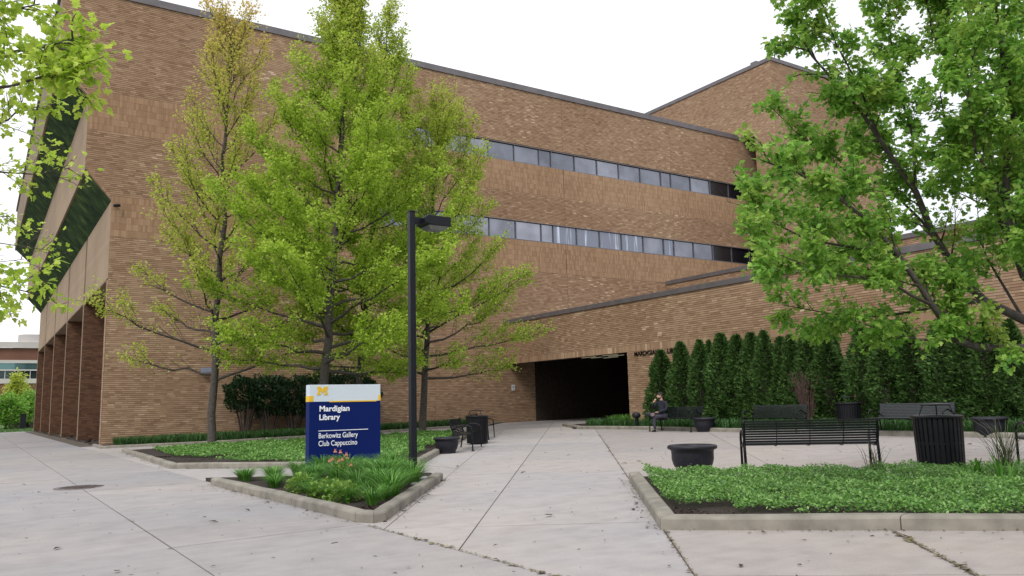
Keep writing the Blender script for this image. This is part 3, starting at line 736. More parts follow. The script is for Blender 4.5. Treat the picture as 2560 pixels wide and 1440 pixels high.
BG = 'black steel slat benches round the patio'
def bench(x, y, rz, label):
    o = bench0 if first[0] else copy_tree(bench0); first[0] = False
    o.location = (x, y, gz(x)); o.rotation_euler = (0, 0, rz); tag(o, label, 'bench', BG); return o
# near bench: its back turned to the camera. front direction = away from camera
fa, fb = G(1867, 1190), G(2204, 1183)
d_ = (fb-fa); ang = math.atan2(d_.y, d_.x)             # along the bench, +x local to the right
mid = (fa+fb)/2; fr = Vector((-math.sin(ang), math.cos(ang)))
sc_near = d_.length/BLn
nb = bench(mid.x+fr.x*.30, mid.y+fr.y*.30, ang, 'near black slat bench seen from behind at the edge of the green bed'); nb.scale = (sc_near, 1, 1)
b2_ = bench(mid.x+d_.normalized().x*4.02+fr.x*.30, mid.y+d_.normalized().y*4.02+fr.y*.30, ang, 'black bench past the big litter bin, only one end of it in view')
XB = 19.55
b1 = bench(XB-.02, 19.97, R(90), 'black bench in front of the evergreen row with the man sitting on it')
b1.rotation_euler.z = R(90)
b2 = bench(XB, 15.95, R(90), 'empty black bench behind the near bench, left of the far litter bin')
b3 = bench(XB-.35, 11.55, R(90), 'empty black bench in front of the evergreens partly hidden by the big litter bin')
q4 = G(1183, 1128); q5 = G(1222, 1102); dang = math.atan2(dP[1], dP[0])
fdir = Vector((dP[1], -dP[0]))
# front feet nearest the path; local +y must point to the path
rz4 = math.atan2(fdir.y, fdir.x)-R(90)
def bench_front_foot(p, rz, end, label):    # place so that one front foot stands at p
    loc = Vector((end*BLn/2, .272)); c, s_ = math.cos(rz), math.sin(rz)
    return bench(p.x-(loc.x*c-loc.y*s_), p.y-(loc.x*s_+loc.y*c), rz, label)
b4 = bench_front_foot(q4, rz4, 1, 'black bench seen end-on between the left bowl planter and the left litter bin')
b5 = bench_front_foot(G(1236, 1092.5), rz4, -1, 'far black bench seen end-on just behind the left litter bin')

# ================================================================== LITTER BINS
def make_bin():
    root = empty('litter_bin'); n = 30; rt, rbm, h = .325, .300, .80
    sl = MB().box(-.024, .024, -.005, .005, .05, h).mesh('slat'); sl.materials.append(MAT['black'])
    for i in range(n):
        t = 2*math.pi*i/n; o = bpy.data.objects.new('slat', sl); C.objects.link(o); o.parent = root
        o.location = (rbm*math.cos(t), rbm*math.sin(t), 0); o.rotation_euler = (R(-1.8), 0, t-R(90))
    MB().lathe([(rt+.0, h-.02), (rt+.022, h-.015), (rt+.03, h+.005), (rt+.02, h+.025), (rt-.02, h+.03), (rt-.05, h+.02), (rt-.05, h-.05)], 40).build('rim', MAT['black'], root, smooth=True)
    MB().lathe([(rbm+.012, .03), (rbm+.014, .07), (rbm-.01, .07), (rbm-.01, .03)], 40).build('base_ring', MAT['black'], root)
    MB().lathe([(rbm-.005, .42), (rbm+.018, .42), (rbm+.018, .45), (rbm-.005, .45)], 40).build('middle_band', MAT['black'], root)
    MB().lathe([(0, .06), (rbm-.035, .06), (rt-.052, h), (rt-.062, h), (rbm-.045, .08), (0, .08)], 32).build('liner', MAT['black_soft'], root)
    MB().lathe([(0, 0), (.20, 0), (.22, .02), (.22, .05), (0, .06)], 24).build('foot', MAT['black'], root)
    for k in range(3):
        t = 2*math.pi*k/3+.5; MB().tube([(.27*math.cos(t), .27*math.sin(t), h), (.20*math.cos(t), .20*math.sin(t), h+.17)], .009, 6).build('lid_bracket', MAT['black'], root)
    MB().lathe([(0, h+.172), (.20, h+.168), (.205, h+.178), (.19, h+.188), (0, h+.205)], 32).build('rain_lid', MAT['black'], root, smooth=True)
    return root
bin0 = make_bin(); tag(bin0, 'large black slatted litter bin right of the near bench', 'litter bin', 'black slatted litter bins')
p = G(2379, 1187); bin0.location = (p.x+.12, p.y+.2, gz(p.x)); bin0.scale = (1.0, 1.0, 1.0)
bn = copy_tree(bin0); p = G(2069, 1075); bn.location = (20.3, 13.98, gz(20.3)); tag(bn, 'black slatted litter bin between the two empty far benches'); 
bn2 = copy_tree(bin0); p = G(1187, 1111); bn2.location = (p.x+.15, p.y+.1, gz(p.x)); tag(bn2, 'black slatted litter bin left of the path between two end-on benches')
bn.rotation_euler.z = .8; bn2.rotation_euler.z = 2.1

# ================================================================== BOWL PLANTERS
def make_planter():
    root = empty('bowl_planter')
    pr = [(0, 0), (.24, 0), (.26, .01), (.255, .04), (.27, .07), (.315, .16), (.335, .24), (.335, .33), (.34, .37), (.355, .385), (.385, .395), (.398, .415), (.395, .44), (.37, .458), (.335, .462), (.315, .45), (.305, .42), (.30, .38)]
    MB().lathe(pr, 56).build('bowl', MAT['black_soft'], root, smooth=True)
    MB().lathe([(0, .385), (.302, .38)], 32).build('potting_soil', MAT['soil'], root)
    return root
pl0 = make_planter(); PG = 'black bowl planters'
def planter(o, p, s_, label): o.location = (p.x, p.y, gz(p.x)); o.scale = (s_, s_, s_); tag(o, label, 'planter', PG); o.rotation_euler.z = random.uniform(0, 6)
planter(pl0, G(1740, 1187)+Vector((.1, .15, 0)), .99, 'black bowl planter at the left corner of the near green bed')
planter(copy_tree(pl0), G(1762, 1079), .97, 'black bowl planter beside the bench the man sits on')
planter(copy_tree(pl0), G(2478, 1093), 1.0, 'black bowl planter behind the big litter bin near the right edge')
planter(copy_tree(pl0), G(1117, 1133)+Vector((0, 0, 0)), .86, 'black bowl planter at the left side of the path by the end-on bench')

# bollard light
p = G(1592, 1067); p = Vector((19.95, 22.1, 0)); bl = empty('bollard_light', (p.x+.3, p.y, gz(p.x))); bl.location = Vector((*(G(1592, 1066)[:2]), 0))
bpx = PX(1592, 1066, 20.3); bl.location = (bpx.x, bpx.y, gz(bpx.x)+.04); tag(bl, 'short black round-headed bollard light by the jamb of the passage', 'bollard light')
MB().tube([(0, 0, 0), (0, 0, .38)], .06, 14).build('post', MAT['black'], bl)
MB().lathe([(.055, .36), (.12, .38), (.155, .44), (.155, .50), (.12, .56), (0, .59)], 24).build('dome_head', MAT['black_soft'], bl, smooth=True)

# manhole cover
p = G(208, 1218); mh = empty('manhole_cover', (p.x, p.y, gz(p.x)+.004)); tag(mh, 'brown round manhole cover set in the left walkway', 'manhole cover')
rust = simple('rusty_iron', (.13, .10, .095), .8, .3, .4, 12, .5)
MB().lathe([(0, .0), (.36, .0), (.37, -.01)], 40).build('lid', rust, mh)
MB().lathe([(.385, .0), (.47, .002), (.475, -.01)], 40).build('frame', simple('frame_iron', (.17, .155, .15), .8, .2, .3, 12), mh)
rib = MB()
for i in range(-5, 6):
    w = math.sqrt(max(0, .34**2-(i*.06)**2)); rib.box(-w, w, i*.06-.008, i*.06+.008, 0, .006)
rib.build('tread_rib', rust, mh)

# ================================================================== PERSON
skin = simple('skin', (.52, .31, .23), .55, 0, .05, 8); shirt = simple('dark_navy_shirt', (.014, .015, .028), .85, 0, .25, 9); trou = simple('dark_grey_trousers', (.040, .038, .055), .85, 0, .3, 9)
hairm = simple('dark_brown_hair', (.022, .014, .011), .7, 0, .3, 20); shoe = simple('black_shoe', (.012, .012, .014), .5, 0, .2, 9); sole = simple('pinkish_sole', (.42, .32, .30), .7, 0, .15, 9)
def skin_mesh(name, joints, bones, mat, parent, sub=2, root=0):
    me = bpy.data.meshes.new(name); me.from_pydata([j[0] for j in joints], bones, []); o = bpy.data.objects.new(name, me); C.objects.link(o)
    m = o.modifiers.new('skin', 'SKIN'); m.use_smooth_shade = True
    sv = me.skin_vertices[0].data
    for i, j in enumerate(joints):
        r = j[1]; sv[i].radius = r if isinstance(r, tuple) else (r, r); sv[i].use_root = (i == root)
    s_ = o.modifiers.new('sub', 'SUBSURF'); s_.levels = sub; s_.render_levels = sub
    bpy.context.view_layer.update()
    m2 = bpy.data.meshes.new_from_object(o.evaluated_get(bpy.context.evaluated_depsgraph_get())); bpy.data.objects.remove(o)
    m2.materials.clear(); return finish(name, m2, mat, parent, True)
# local frame: +y the way he faces, x to his right, z up; ground at 0
man = empty('person', (0, 0, 0)); tag(man, 'man in dark shirt sitting cross-legged on the bench with one hand at his face', 'person')
hip = (.0, -.02, .535)
body = [((0, -.03, .54), (.15, .12)), ((0, -.07, .68), (.15, .11)), ((0, -.10, .84), (.17, .115)), ((0, -.10, .98), (.165, .10)), ((.0, -.085, 1.055), (.07, .065)),
        # left arm (his left, x<0): down across the lap
        ((-.19, -.09, 1.00), .062), ((-.27, -.04, .76), .050), ((-.08, .14, .67), .040), 
        # right arm: elbow on thigh side, hand up to face
        ((.19, -.08, 1.00), .062), ((.27, .08, .78), .052), ((.16, .17, .98), .040)]
bb_ = [(0, 1), (1, 2), (2, 3), (3, 4), (3, 5), (5, 6), (6, 7), (3, 8), (8, 9), (9, 10)]
skin_mesh('shirt', body, bb_, shirt, man)
legs = [((0, -.04, .52), (.17, .12)), ((-.11, .0, .51), .095), ((-.13, .40, .50), .075), ((-.13, .43, .28), .058), ((-.14, .40, .10), .045),
        ((.11, .0, .52), .095), ((.36, .30, .60), .075), ((.12, .42, .615), .058), ((-.06, .46, .60), .046)]
skin_mesh('trousers', legs, [(0, 1), (1, 2), (2, 3), (3, 4), (0, 5), (5, 6), (6, 7), (7, 8)], trou, man)
# flesh: neck, head, ears, nose
def head_mesh():
    b = MB(); k, rws = 20, 14; v = []; f = []
    for i in range(rws+1):
        ph = math.pi*i/rws
        for j in range(k):
            t = 2*math.pi*j/k; x = .078*math.sin(ph)*math.cos(t); y = .098*math.sin(ph)*math.sin(t); z_ = .118*math.cos(ph)
            if z_ < 0: q = 1-.30*(-z_/.118)**1.5; x *= q; y = y*q+.012*(-z_/.118)
            if y > 0:
                fr_ = max(0, 1-abs(x)/.025)*max(0, 1-abs(z_+.012)/.035); y += .028*fr_           # nose
                for ex in (-.03, .03): y -= .006*max(0, 1-math.hypot(x-ex, z_-.018)/.018)           # eye sockets
                y += .006*max(0, 1-abs(z_+.055)/.012)*max(0, 1-abs(x)/.03)                          # lips
            v.append((x, y, z_))
    for i in range(rws):
        for j in range(k): f.append((i*k+j, (i+1)*k+j, (i+1)*k+(j+1) % k, i*k+(j+1) % k))
    return b.add(v, f)
hd = head_mesh().build('head', skin, man, smooth=True); hd.location = (.02, -.03, 1.215); hd.rotation_euler = (R(-8), R(6), R(-30))
b = MB()
for ex in (-.03, .03):
    b.lathe([(0, -.005), (.004, -.004), (.006, 0), (.004, .004), (0, .005)], 8, (ex, .084, .018))
b.build('eye', hairm, hd)
for s_ in (-1, 1): MB().lathe([(0, -.028), (.010, -.02), (.014, .0), (.012, .02), (0, .030)], 8, (s_*.078, -.005, 0)).build('ear', skin, hd, smooth=True)
MB().tube([(0, -.09, 1.03), (.01, -.065, 1.11), (.015, -.045, 1.17)], [.060, .052, .050], 12).build('neck', skin, man, smooth=True)
b = MB(); v = []; f = []; k, rws = 20, 8                      # short hair cap and beard
for i in range(rws+1):
    ph = math.pi*.56*i/rws
    for j in range(k):
        t = 2*math.pi*j/k; front = max(0, math.sin(t)); pp = ph*(1-.36*front*(i/rws)); v.append((.083*math.sin(pp)*math.cos(t), .103*math.sin(pp)*math.sin(t)-.004, .124*math.cos(pp)))
for i in range(rws):
    for j in range(k): f.append((i*k+j, (i+1)*k+j, (i+1)*k+(j+1) % k, i*k+(j+1) % k))
b.add(v, f).build('hair', hairm, hd, smooth=True)
b = MB(); v = []; f = []
for i in range(5):
    z_ = -.058-.013*i; q = 1-.30*(-z_/.118)**1.5; rr_ = math.sqrt(max(.02, 1-(z_/.118)**2))
    for j in range(11):
        t = math.pi*(-.05+1.1*j/10); v.append((.083*rr_*q*math.cos(t), .103*rr_*q*math.sin(t)+.012*(-z_/.118), z_))
for i in range(4):
    for j in range(10): f.append((i*11+j, (i+1)*11+j, (i+1)*11+j+1, i*11+j+1))
b.add(v, f).build('beard', hairm, hd, smooth=True)
def hand(wrist, dirv, upv, parent):
    d = Vector(dirv).normalized(); u = Vector(upv).normalized(); s_ = d.cross(u).normalized(); w = Vector(wrist)
    J = [(tuple(w), .026), (tuple(w+d*.05), (.036, .02)), (tuple(w+d*.09), (.036, .018))]; Bn = [(0, 1), (1, 2)]
    for i, ln_ in zip((-1.5, -.5, .5, 1.5), (.055, .07, .065, .05)):
        b0 = w+d*.09+s_*(i*.019); k_ = len(J); J += [(tuple(b0+d*ln_*.5+u*.006), .0095), (tuple(b0+d*ln_*.85-u*.02), .008)]; Bn += [(2, k_), (k_, k_+1)]
    k_ = len(J); J += [(tuple(w+d*.05+s_*.045-u*.01), .012), (tuple(w+d*.085+s_*.055-u*.02), .009)]; Bn += [(1, k_), (k_, k_+1)]
    return skin_mesh('hand', J, Bn, skin, parent, 1)
hand((.15, .18, 1.00), (-.75, -.45, .9), (.2, 1, .2), man); hand((-.07, .15, .67), (1, .3, -.05), (0, .2, 1), man)
def shoe_part(heel, toe, up, parent):
    h = Vector(heel); t = Vector(toe); u = Vector(up).normalized(); L_ = (t-h)
    skin_mesh('shoe', [(tuple(h), (.045, .045)), (tuple(h+L_*.5+u*.0), (.046, .038)), (tuple(t), (.04, .024))], [(0, 1), (1, 2)], shoe, parent, 2)
    s_ = L_.normalized().cross(u).normalized(); b = MB(); v = []
    for q in (-.045, -.058):
        for f_ in (-.22, .1, .5, .9, 1.15): 
            wd = .036 if f_ in (-.22, 1.15) else .05
            for sg in (-1, 1): v.append(tuple(h+L_*f_+u*q+s_*wd*sg))
    n = 10; f = []
    for i in range(4):
        a = 2*i; f += [(a, a+1, a+3, a+2), (n+a, n+a+2, n+a+3, n+a+1), (a, a+2, n+a+2, n+a), (a+1, n+a+1, n+a+3, a+3)]
    f += [(0, n, n+1, 1), (8, 9, n+9, n+8)]
    b.add(v, f).build('sole', sole if up[2] < .5 else shoe, parent)
shoe_part((-.14, .38, .065), (-.16, .58, .045), (0, 0, 1), man)
shoe_part((-.10, .47, .60), (-.27, .53, .64), (.15, -.95, .45), man)
man.location = (XB+.0, 20.68, gz(XB)-.03); man.rotation_euler.z = R(90)

# ================================================================== VEGETATION
LEAF_SIMPLE = np.array([(0, 0, 0), (.42, .45, .10), (0, 1, -.02), (-.42, .45, .10)])
LEAF_OVAL = np.array([(0, 0, 0), (.26, .5, .05), (0, 1, .0), (-.26, .5, .05)])
def _maple():
    pts = [(0, 0), (.30, .02), (.20, .22), (.52, .30), (.40, .50), (.22, .55), (.24, .76), (0, 1.0)]
    p = pts + [(-x, y) for x, y in pts[1:-1][::-1]]
    v = [(0, .38, .05)] + [(x, y, -.10*abs(x)-.12*max(0, y-.4)) for x, y in p]; n = len(p)
    return np.array(v, dtype=float), np.array([(0, i+1, (i+1) % n+1) for i in range(n)])
LEAF_MAPLE, TRI_MAPLE = _maple()
QUAD = np.array([(0, 1, 2, 3)])
def scatter(name, tmpl, faces, pos, ydir, zdir, size, mat, parent=None, tint=None):
    """one joined mesh of small leaves; ydir = along the leaf, zdir = its face normal"""
    pos = np.asarray(pos); y = ydir/np.linalg.norm(ydir, axis=1, keepdims=True)
    x = np.cross(y, zdir); x /= (np.linalg.norm(x, axis=1, keepdims=True)+1e-9); z_ = np.cross(x, y); sz = np.asarray(size)[:, None, None]
    V = pos[:, None, :] + sz*(tmpl[None, :, 0:1]*x[:, None, :]+tmpl[None, :, 1:2]*y[:, None, :]+tmpl[None, :, 2:3]*z_[:, None, :])
    n, k = len(pos), len(tmpl); F = (np.arange(n)[:, None, None]*k+faces[None]).reshape(-1, faces.shape[1])
    at = None if tint is None else np.repeat(tint, k)
    return np_mesh(name, V, F, mat, parent, at)
def rnd_dirs(n, up=.0, spread=1.0):
    d = rng.normal(size=(n, 3))*spread; d[:, 2] += up; return d/np.linalg.norm(d, axis=1, keepdims=True)

class Tree:
    def __init__(s): s.tubes = []; s.lp = []; s.ld = []; s.lt = []
    def curve(s, a, b, sag=.0, wob=.05, n=6):
        a, b = Vector(a), Vector(b); L_ = (b-a).length; pts = []
        side = Vector((random.gauss(0, 1), random.gauss(0, 1), 0))*wob*L_
        for i in range(n+1):
            t = i/n; p = a.lerp(b, t); w = math.sin(math.pi*t); p = p+side*w; p.z -= sag*L_*w
            if 0 < i < n: p = p+Vector((random.gauss(0, 1), random.gauss(0, 1), random.gauss(0, 1)))*.012*L_
            pts.append(p)
        return pts
    def tube(s, pts, r0, r1, k=5): n = len(pts)-1; s.tubes.append((pts, [r0+(r1-r0)*(i/n)**.8 for i in range(n+1)], k))
    def at(s, pts, t):
        n = len(pts)-1; u = t*n; i = min(int(u), n-1); return pts[i].lerp(pts[i+1], u-i), (pts[i+1]-pts[i]).normalized()
    def leaves(s, pts, t0, count, off, tint=0.0, droop=.3):
        for _ in range(count):
            t = t0+(1-t0)*random.random(); p, d = s.at(pts, t)
            o = Vector((random.gauss(0, 1), random.gauss(0, 1), random.gauss(0, .7)))*off
            s.lp.append(p+o); dd = (o.normalized()*.9+d*.5+Vector((0, 0, -droop))); s.ld.append(dd); s.lt.append(tint)
    def side(s, pts, t, length, ang, upb=.25, n=4, wob=.06):
        p, d = s.at(pts, t); r = Vector((random.gauss(0, 1), random.gauss(0, 1), random.gauss(0, 1))); r = (r-d*r.dot(d)).normalized()
        dv = (d*math.cos(ang)+r*math.sin(ang)+Vector((0, 0, upb))).normalized()
        q = p+dv*length; return s.curve(p, q, -.05, wob, n)
    def build(s, name, loc, bark, leafm, size, tmpl=LEAF_SIMPLE, faces=QUAD, jit=.25, sizevar=.3, trunk_mat=None, crown_name='foliage', up=.9):
        root = empty(name, loc); L0 = Vector(loc)
        tb = MB(); big = MB()
        for pts, rr_, k in s.tubes:
            (big if rr_[0] > .055 else tb).tube([p-L0 for p in pts], rr_, k, cap=False)
        big.build('trunk', bark, root, smooth=True); o = tb.build('branches', MAT['twig'], root, smooth=True); o['kind'] = 'stuff'
        if s.lp:
            P_ = np.array([tuple(p-L0) for p in s.lp]); D = np.array([tuple(d) for d in s.ld]); n = len(P_)
            D = D/np.linalg.norm(D, axis=1, keepdims=True)+rng.normal(size=(n, 3))*jit
            Z = rng.normal(size=(n, 3))*.55+np.array([0, 0, up])
            o = scatter(crown_name, tmpl, faces, P_, D, Z, size*(1+rng.uniform(-sizevar, sizevar, n)), leafm, root, np.array(s.lt, dtype=float)); o['kind'] = 'stuff'
        return root

def maple(name, base, topxy, H, fb, Rf, nprim, nleaf, leafm, lsize, tipfrac=.25, sparse_low=0.0, tr=.13, elev=(38, 72), lean=None):
    T = Tree(); b = Vector(base); top = Vector((topxy[0], topxy[1], b.z+H))
    n = 14; lead = []
    for i in range(n+1):
        t = i/n; p = b.lerp(top, t); p += Vector((random.gauss(0, 1), random.gauss(0, 1), 0))*.05*(0 < i < n); lead.append(p)
    flare = [(lead[0]-Vector((0, 0, .1)))] + lead[:]
    T.tubes.append((flare, [tr*1.35]+[tr*max(.05, (1-(i/n)))**.85*(1.12 if i == 0 else 1) for i in range(n+1)], 10))
    prims = []
    ga = 2.39996
    for i in range(nprim):
        t = i/(nprim-1); hs = fb+(H*.93-fb)*t**1.05; az = i*ga+random.uniform(-.35, .35)
        el = R(elev[0]+(elev[1]-elev[0])*min(1, t*1.15)+random.uniform(-7, 7)); reach = Rf(hs)
        for _ in range(5): reach = .5*reach+.5*Rf(min(H*.995, hs+reach*math.tan(el)*.9))
        reach = max(.3, reach*random.uniform(.72, 1.08)); rise = min(reach*math.tan(el), H-hs-.1+.6)
        s0, _ = T.at(lead, hs/H); q = s0+Vector((math.cos(az)*reach, math.sin(az)*reach, rise))
        pts = T.curve(s0, q, .02 if t < .2 else .08, .04, 7); L_ = (q-s0).length
        T.tube(pts, max(.012, tr*.42*(1-t*.75)), .005, 5); prims.append((pts, L_, hs/H))
    prims.append((lead[10:], H*.16, .9))
    tot = sum(p[1]**1.7 for p in prims); per = nleaf/tot
    for pts, L_, hf in prims:
        ns = int(6+L_*3.6)
        lo = sparse_low if hf < .35 else 0
        budget = int(per*L_**1.7*(1-lo*.55)); 
        seg = []
        for j in range(ns):
            t = .22+.76*(j+random.random())/ns
            sl_ = (.30*L_*(1-t)+.55)*random.uniform(.6, 1.15); c = T.side(pts, t, sl_, R(random.uniform(22, 44)), .30)
            T.tube(c, .010, .003, 3); seg.append((c, sl_, t))
            for m in range(int(1+sl_*2.6)):
                tl_ = random.uniform(.2, .5); c2 = T.side(c, random.uniform(.3, .95), tl_, R(random.uniform(22, 48)), .22, 2); T.tube(c2, .005, .002, 3); seg.append((c2, tl_, t))
        seg.append((pts[4:], L_*.4, 1))
        wsum = sum(x[1]*(1 if x[2] > .35+lo*.3 else .35-lo*.3) for x in seg)
        for c, sl_, t in seg:
            w = sl_*(1 if t > .35+lo*.3 else .35-lo*.3); hz_ = c[-1].z-b.z
            tint = max(0, min(1, (hz_/H-.72)*2.4*tipfrac*2+random.gauss(0, .10)+tipfrac*.5*(t > .8)))
            T.leaves(c, .12, max(0, int(budget*w/wsum+random.random())), .070, tint)
    return T.build(name, tuple(b), MAT['bark'], leafm, lsize)
def prof_fn(tab):
    zs = [a for a, _ in tab]; rs = [b for _, b in tab]; return lambda z: float(np.interp(z, zs, rs))
LG = leafmat('spring_green_leaves', [(0, (.24, .38, .035)), (.4, (.38, .55, .055)), (.75, (.50, .66, .085)), (1, (.64, .76, .16))], (.62, .56, .15), .55)
LY = leafmat('yellow_green_leaves', [(0, (.34, .42, .05)), (.5, (.50, .58, .085)), (1, (.64, .68, .16))], (.74, .55, .19), .55)
LD = leafmat('deep_green_leaves', [(0, (.11, .27, .04)), (.4, (.19, .40, .055)), (.8, (.30, .53, .085)), (1, (.46, .66, .15))], (.50, .52, .12), .52)
gA = G(531, 1119); gB = G(800, 1113); gC = G(1055, 1088); gD = G(888, 1099)
def topx(px, py, base, depth_scale=1.0):
    d = Vector(base); cz = (M.T @ np.array(d))[2]; q = PD(px, py, cz); return q
def put(base, px_top, py_top):     # crown tip standing at the tree's own distance
    cz = (M.T @ np.array(base))[2]
    for _ in range(12):
        q = PD(px_top, py_top, cz); err = (Vector((q.x, q.y))-Vector((base.x, base.y))).dot(Vector((.54, .83))); cz -= err
    return q
tA = put(gA, 575, 45); tB = put(gB, 880, -45); tC = put(gC, 1095, 290); tD = put(gD, 975, 15)
MG = 'young maples in the middle bed in front of the long facade'
o = maple('maple_tree', gA, (tA.x, tA.y), tA.z-gA.z, 2.3, prof_fn([(2, 1.2), (3.2, 3.9), (5, 4.1), (7, 3.6), (9, 2.7), (11, 2.2), (13, 1.8), (15, 1.1), (16.5, .3)]), 44, 25000, LY, .092, .42, .75, .145, elev=(16, 70))
tag(o, 'sparse yellow-green maple with orange tips, leftmost of the maples in front of the facade', 'tree', MG)
o = maple('maple_tree', gB, (tB.x, tB.y), tB.z-gB.z, 2.4, prof_fn([(2, 3.0), (3.3, 5.0), (5, 5.4), (7, 5.0), (9, 3.9), (11, 2.6), (13, 1.5), (15, .8), (17, .25)]), 72, 122000, LG, .088, .22, .10, .17, elev=(8, 70))
tag(o, 'tallest and fullest bright green maple, standing right behind the navy sign', 'tree', MG)
o = maple('maple_tree', gC, (tC.x, tC.y), tC.z-gC.z, 2.2, prof_fn([(2, 2.6), (3.2, 4.2), (5, 4.7), (7, 4.1), (9, 3.2), (11, 2.3), (13, 1.3), (14, .5)]), 52, 58000, LG, .088, .20, .25, .145, elev=(8, 70))
tag(o, 'rightmost maple in front of the facade with grey trunk just right of the lamp post', 'tree', MG)
o = maple('maple_tree', gD, (tD.x, tD.y), tD.z-gD.z, 2.3, prof_fn([(2, 1.6), (3.5, 3.3), (5, 3.8), (8, 3.4), (11, 1.9), (14, 1.2), (16, .3)]), 38, 38000, LG, .088, .12, .25, .14, elev=(8, 70))
tag(o, 'green maple largely hidden behind the tallest one, trunk above the sign right half', 'tree', MG)

# ---- near maple reaching in from the right: limbs traced in their real positions
def limb_tree(name, base, limbs, leafm, lsize, nleaf, label, sub=3.2, twigL=.45, tmpl=LEAF_MAPLE, faces=TRI_MAPLE, trunk=None, t0=.3, leafoff=.07, secL=.34, skip=None):
    T = Tree()
    if trunk: T.tubes.append(([Vector(p) for p in trunk[0]], trunk[1], 12))
    segs = []
    for path, r0, r1, dens in limbs:
        pts0 = [PD(*q) for q in path]; pts = []
        for a, b in zip(pts0[:-1], pts0[1:]):
            m = max(1, int((b-a).length/.35))
            for k_ in range(m): pts.append(a.lerp(b, k_/m)+(Vector((random.gauss(0, 1), random.gauss(0, 1), random.gauss(0, 1)))*.012 if k_ else Vector()))
        pts.append(pts0[-1]); T.tube(pts, r0, r1, 7)
        L_ = sum((b-a).length for a, b in zip(pts[:-1], pts[1:]))
        if dens <= 0: continue
        ns = int(L_*sub)+2
        for j in range(ns):
            t = t0+(1-t0)*(j+random.random())/ns; sl_ = (secL*L_*(1-t)+.35)*random.uniform(.6, 1.2)
            c = T.side(pts, min(.99, t), sl_, R(random.uniform(30, 62)), .12, 4); T.tube(c, max(.005, r0*.18), .0025, 4); segs.append((c, sl_*dens))
            for m in range(int(2+sl_*3.2)):
                c2 = T.side(c, random.uniform(.25, .97), twigL*random.uniform(.5, 1.1), R(random.uniform(25, 60)), .08, 3); T.tube(c2, .0035, .0015, 3); segs.append((c2, twigL*dens))
        segs.append((pts[-3:], .4*dens))
    w = sum(x[1] for x in segs)
    for c, l in segs: T.leaves(c, .15, int(nleaf*l/w+random.random()), leafoff, max(0, random.gauss(.05, .15)), .45)
    if skip:
        keep = [i for i, p in enumerate(T.lp) if not skip(p)]; T.lp = [T.lp[i] for i in keep]; T.ld = [T.ld[i] for i in keep]; T.lt = [T.lt[i] for i in keep]
    o = T.build(name, base, MAT['bark'], leafm, lsize, tmpl, faces, .3, .3, up=.8); tag(o, label, 'tree'); return o
rtb = PD(2790, 1260, 9.6); rtb.z = gz(rtb.x)
fork = PD(2760, 905, 9.6)
limbs = [
 ([(2760, 905, 9.6), (2650, 880, 9.5), (2560, 871, 9.4), (2450, 870, 9.3), (2390, 850, 9.2), (2330, 762, 9.1), (2250, 642, 9.0), (2180, 560, 8.9), (2080, 480, 8.8), (1990, 430, 8.7), (1900, 400, 8.6)], .070, .008, 1.0),
 ([(2760, 880, 9.6), (2560, 800, 9.8), (2460, 752, 9.9), (2400, 690, 10), (2330, 580, 10), (2290, 480, 9.9), (2200, 350, 9.8), (2110, 230, 9.7), (2030, 140, 9.6), (1985, 60, 9.5)], .075, .008, 1.0),
 ([(2760, 860, 9.6), (2560, 690, 9.9), (2490, 520, 10), (2465, 300, 10.1), (2430, 100, 10.2), (2410, -120, 10.2)], .065, .015, 1.0),
 ([(2760, 850, 9.6), (2620, 720, 9.3), (2545, 650, 9.2), (2515, 500, 9.1), (2535, 300, 9.0), (2500, 100, 8.9), (2470, -150, 8.8)], .070, .02, .9),
 ([(2460, 752, 9.9), (2350, 765, 9.7), (2200, 792, 9.5), (2080, 785, 9.3), (1955, 762, 9.1)], .022, .005, .75),
 ([(2330, 762, 9.1), (2220, 700, 8.8), (2100, 690, 8.6), (1980, 650, 8.5), (1870, 600, 8.4)], .022, .005, 1.0),
 ([(2250, 642, 9.0), (2140, 620, 9.3), (2020, 600, 9.5), (1900, 540, 9.6), (1865, 470, 9.7)], .020, .005, .85),
 ([(2330, 580, 10), (2220, 470, 10.3), (2100, 420, 10.5), (1990, 330, 10.6), (1925, 265, 10.7)], .020, .005, 1.0),
 ([(2200, 350, 9.8), (2150, 220, 9.5), (2090, 110, 9.3), (2050, -10, 9.2)], .02, .005, 1.0),
 ([(2290, 480, 9.9), (2280, 330, 10.2), (2240, 180, 10.5), (2220, 20, 10.6), (2200, -100, 10.7)], .022, .006, 1.0),
 ([(2465, 300, 10.1), (2390, 200, 10.4), (2330, 80, 10.6), (2300, -80, 10.7)], .022, .006, 1.0),
 ([(2760, 840, 9.6), (2700, 600, 10.4), (2640, 380, 10.8), (2600, 150, 11), (2580, -100, 11)], .05, .012, .8),
 ([(2490, 520, 10), (2560, 330, 10.4), (2540, 150, 10.6), (2560, -60, 10.8)], .025, .006, 1.1),
 ([(2430, 100, 10.2), (2360, 20, 10.5), (2320, -120, 10.7)], .02, .006, 1.1),
 ([(2515, 500, 9.1), (2440, 380, 8.9), (2420, 240, 8.8), (2440, 90, 8.8)], .02, .006, 1.0),
 ([(2490, 520, 10), (2420, 450, 9.5), (2370, 350, 9.2), (2350, 230, 9.0)], .02, .006, .9),
 ([(2400, 690, 10), (2280, 690, 10.3), (2180, 650, 10.6), (2080, 560, 10.8), (1985, 500, 11)], .02, .005, .8),
 ([(2390, 850, 9.2), (2300, 850, 9.0), (2220, 830, 8.9), (2130, 800, 8.8)], .014, .004, .45),
 ([(2560, 800, 9.8), (2500, 700, 10.3), (2450, 600, 10.8), (2440, 480, 11)], .02, .006, .5),
 ([(2545, 650, 9.2), (2600, 500, 9), (2590, 350, 8.8), (2570, 200, 8.7)], .025, .006, .8)]
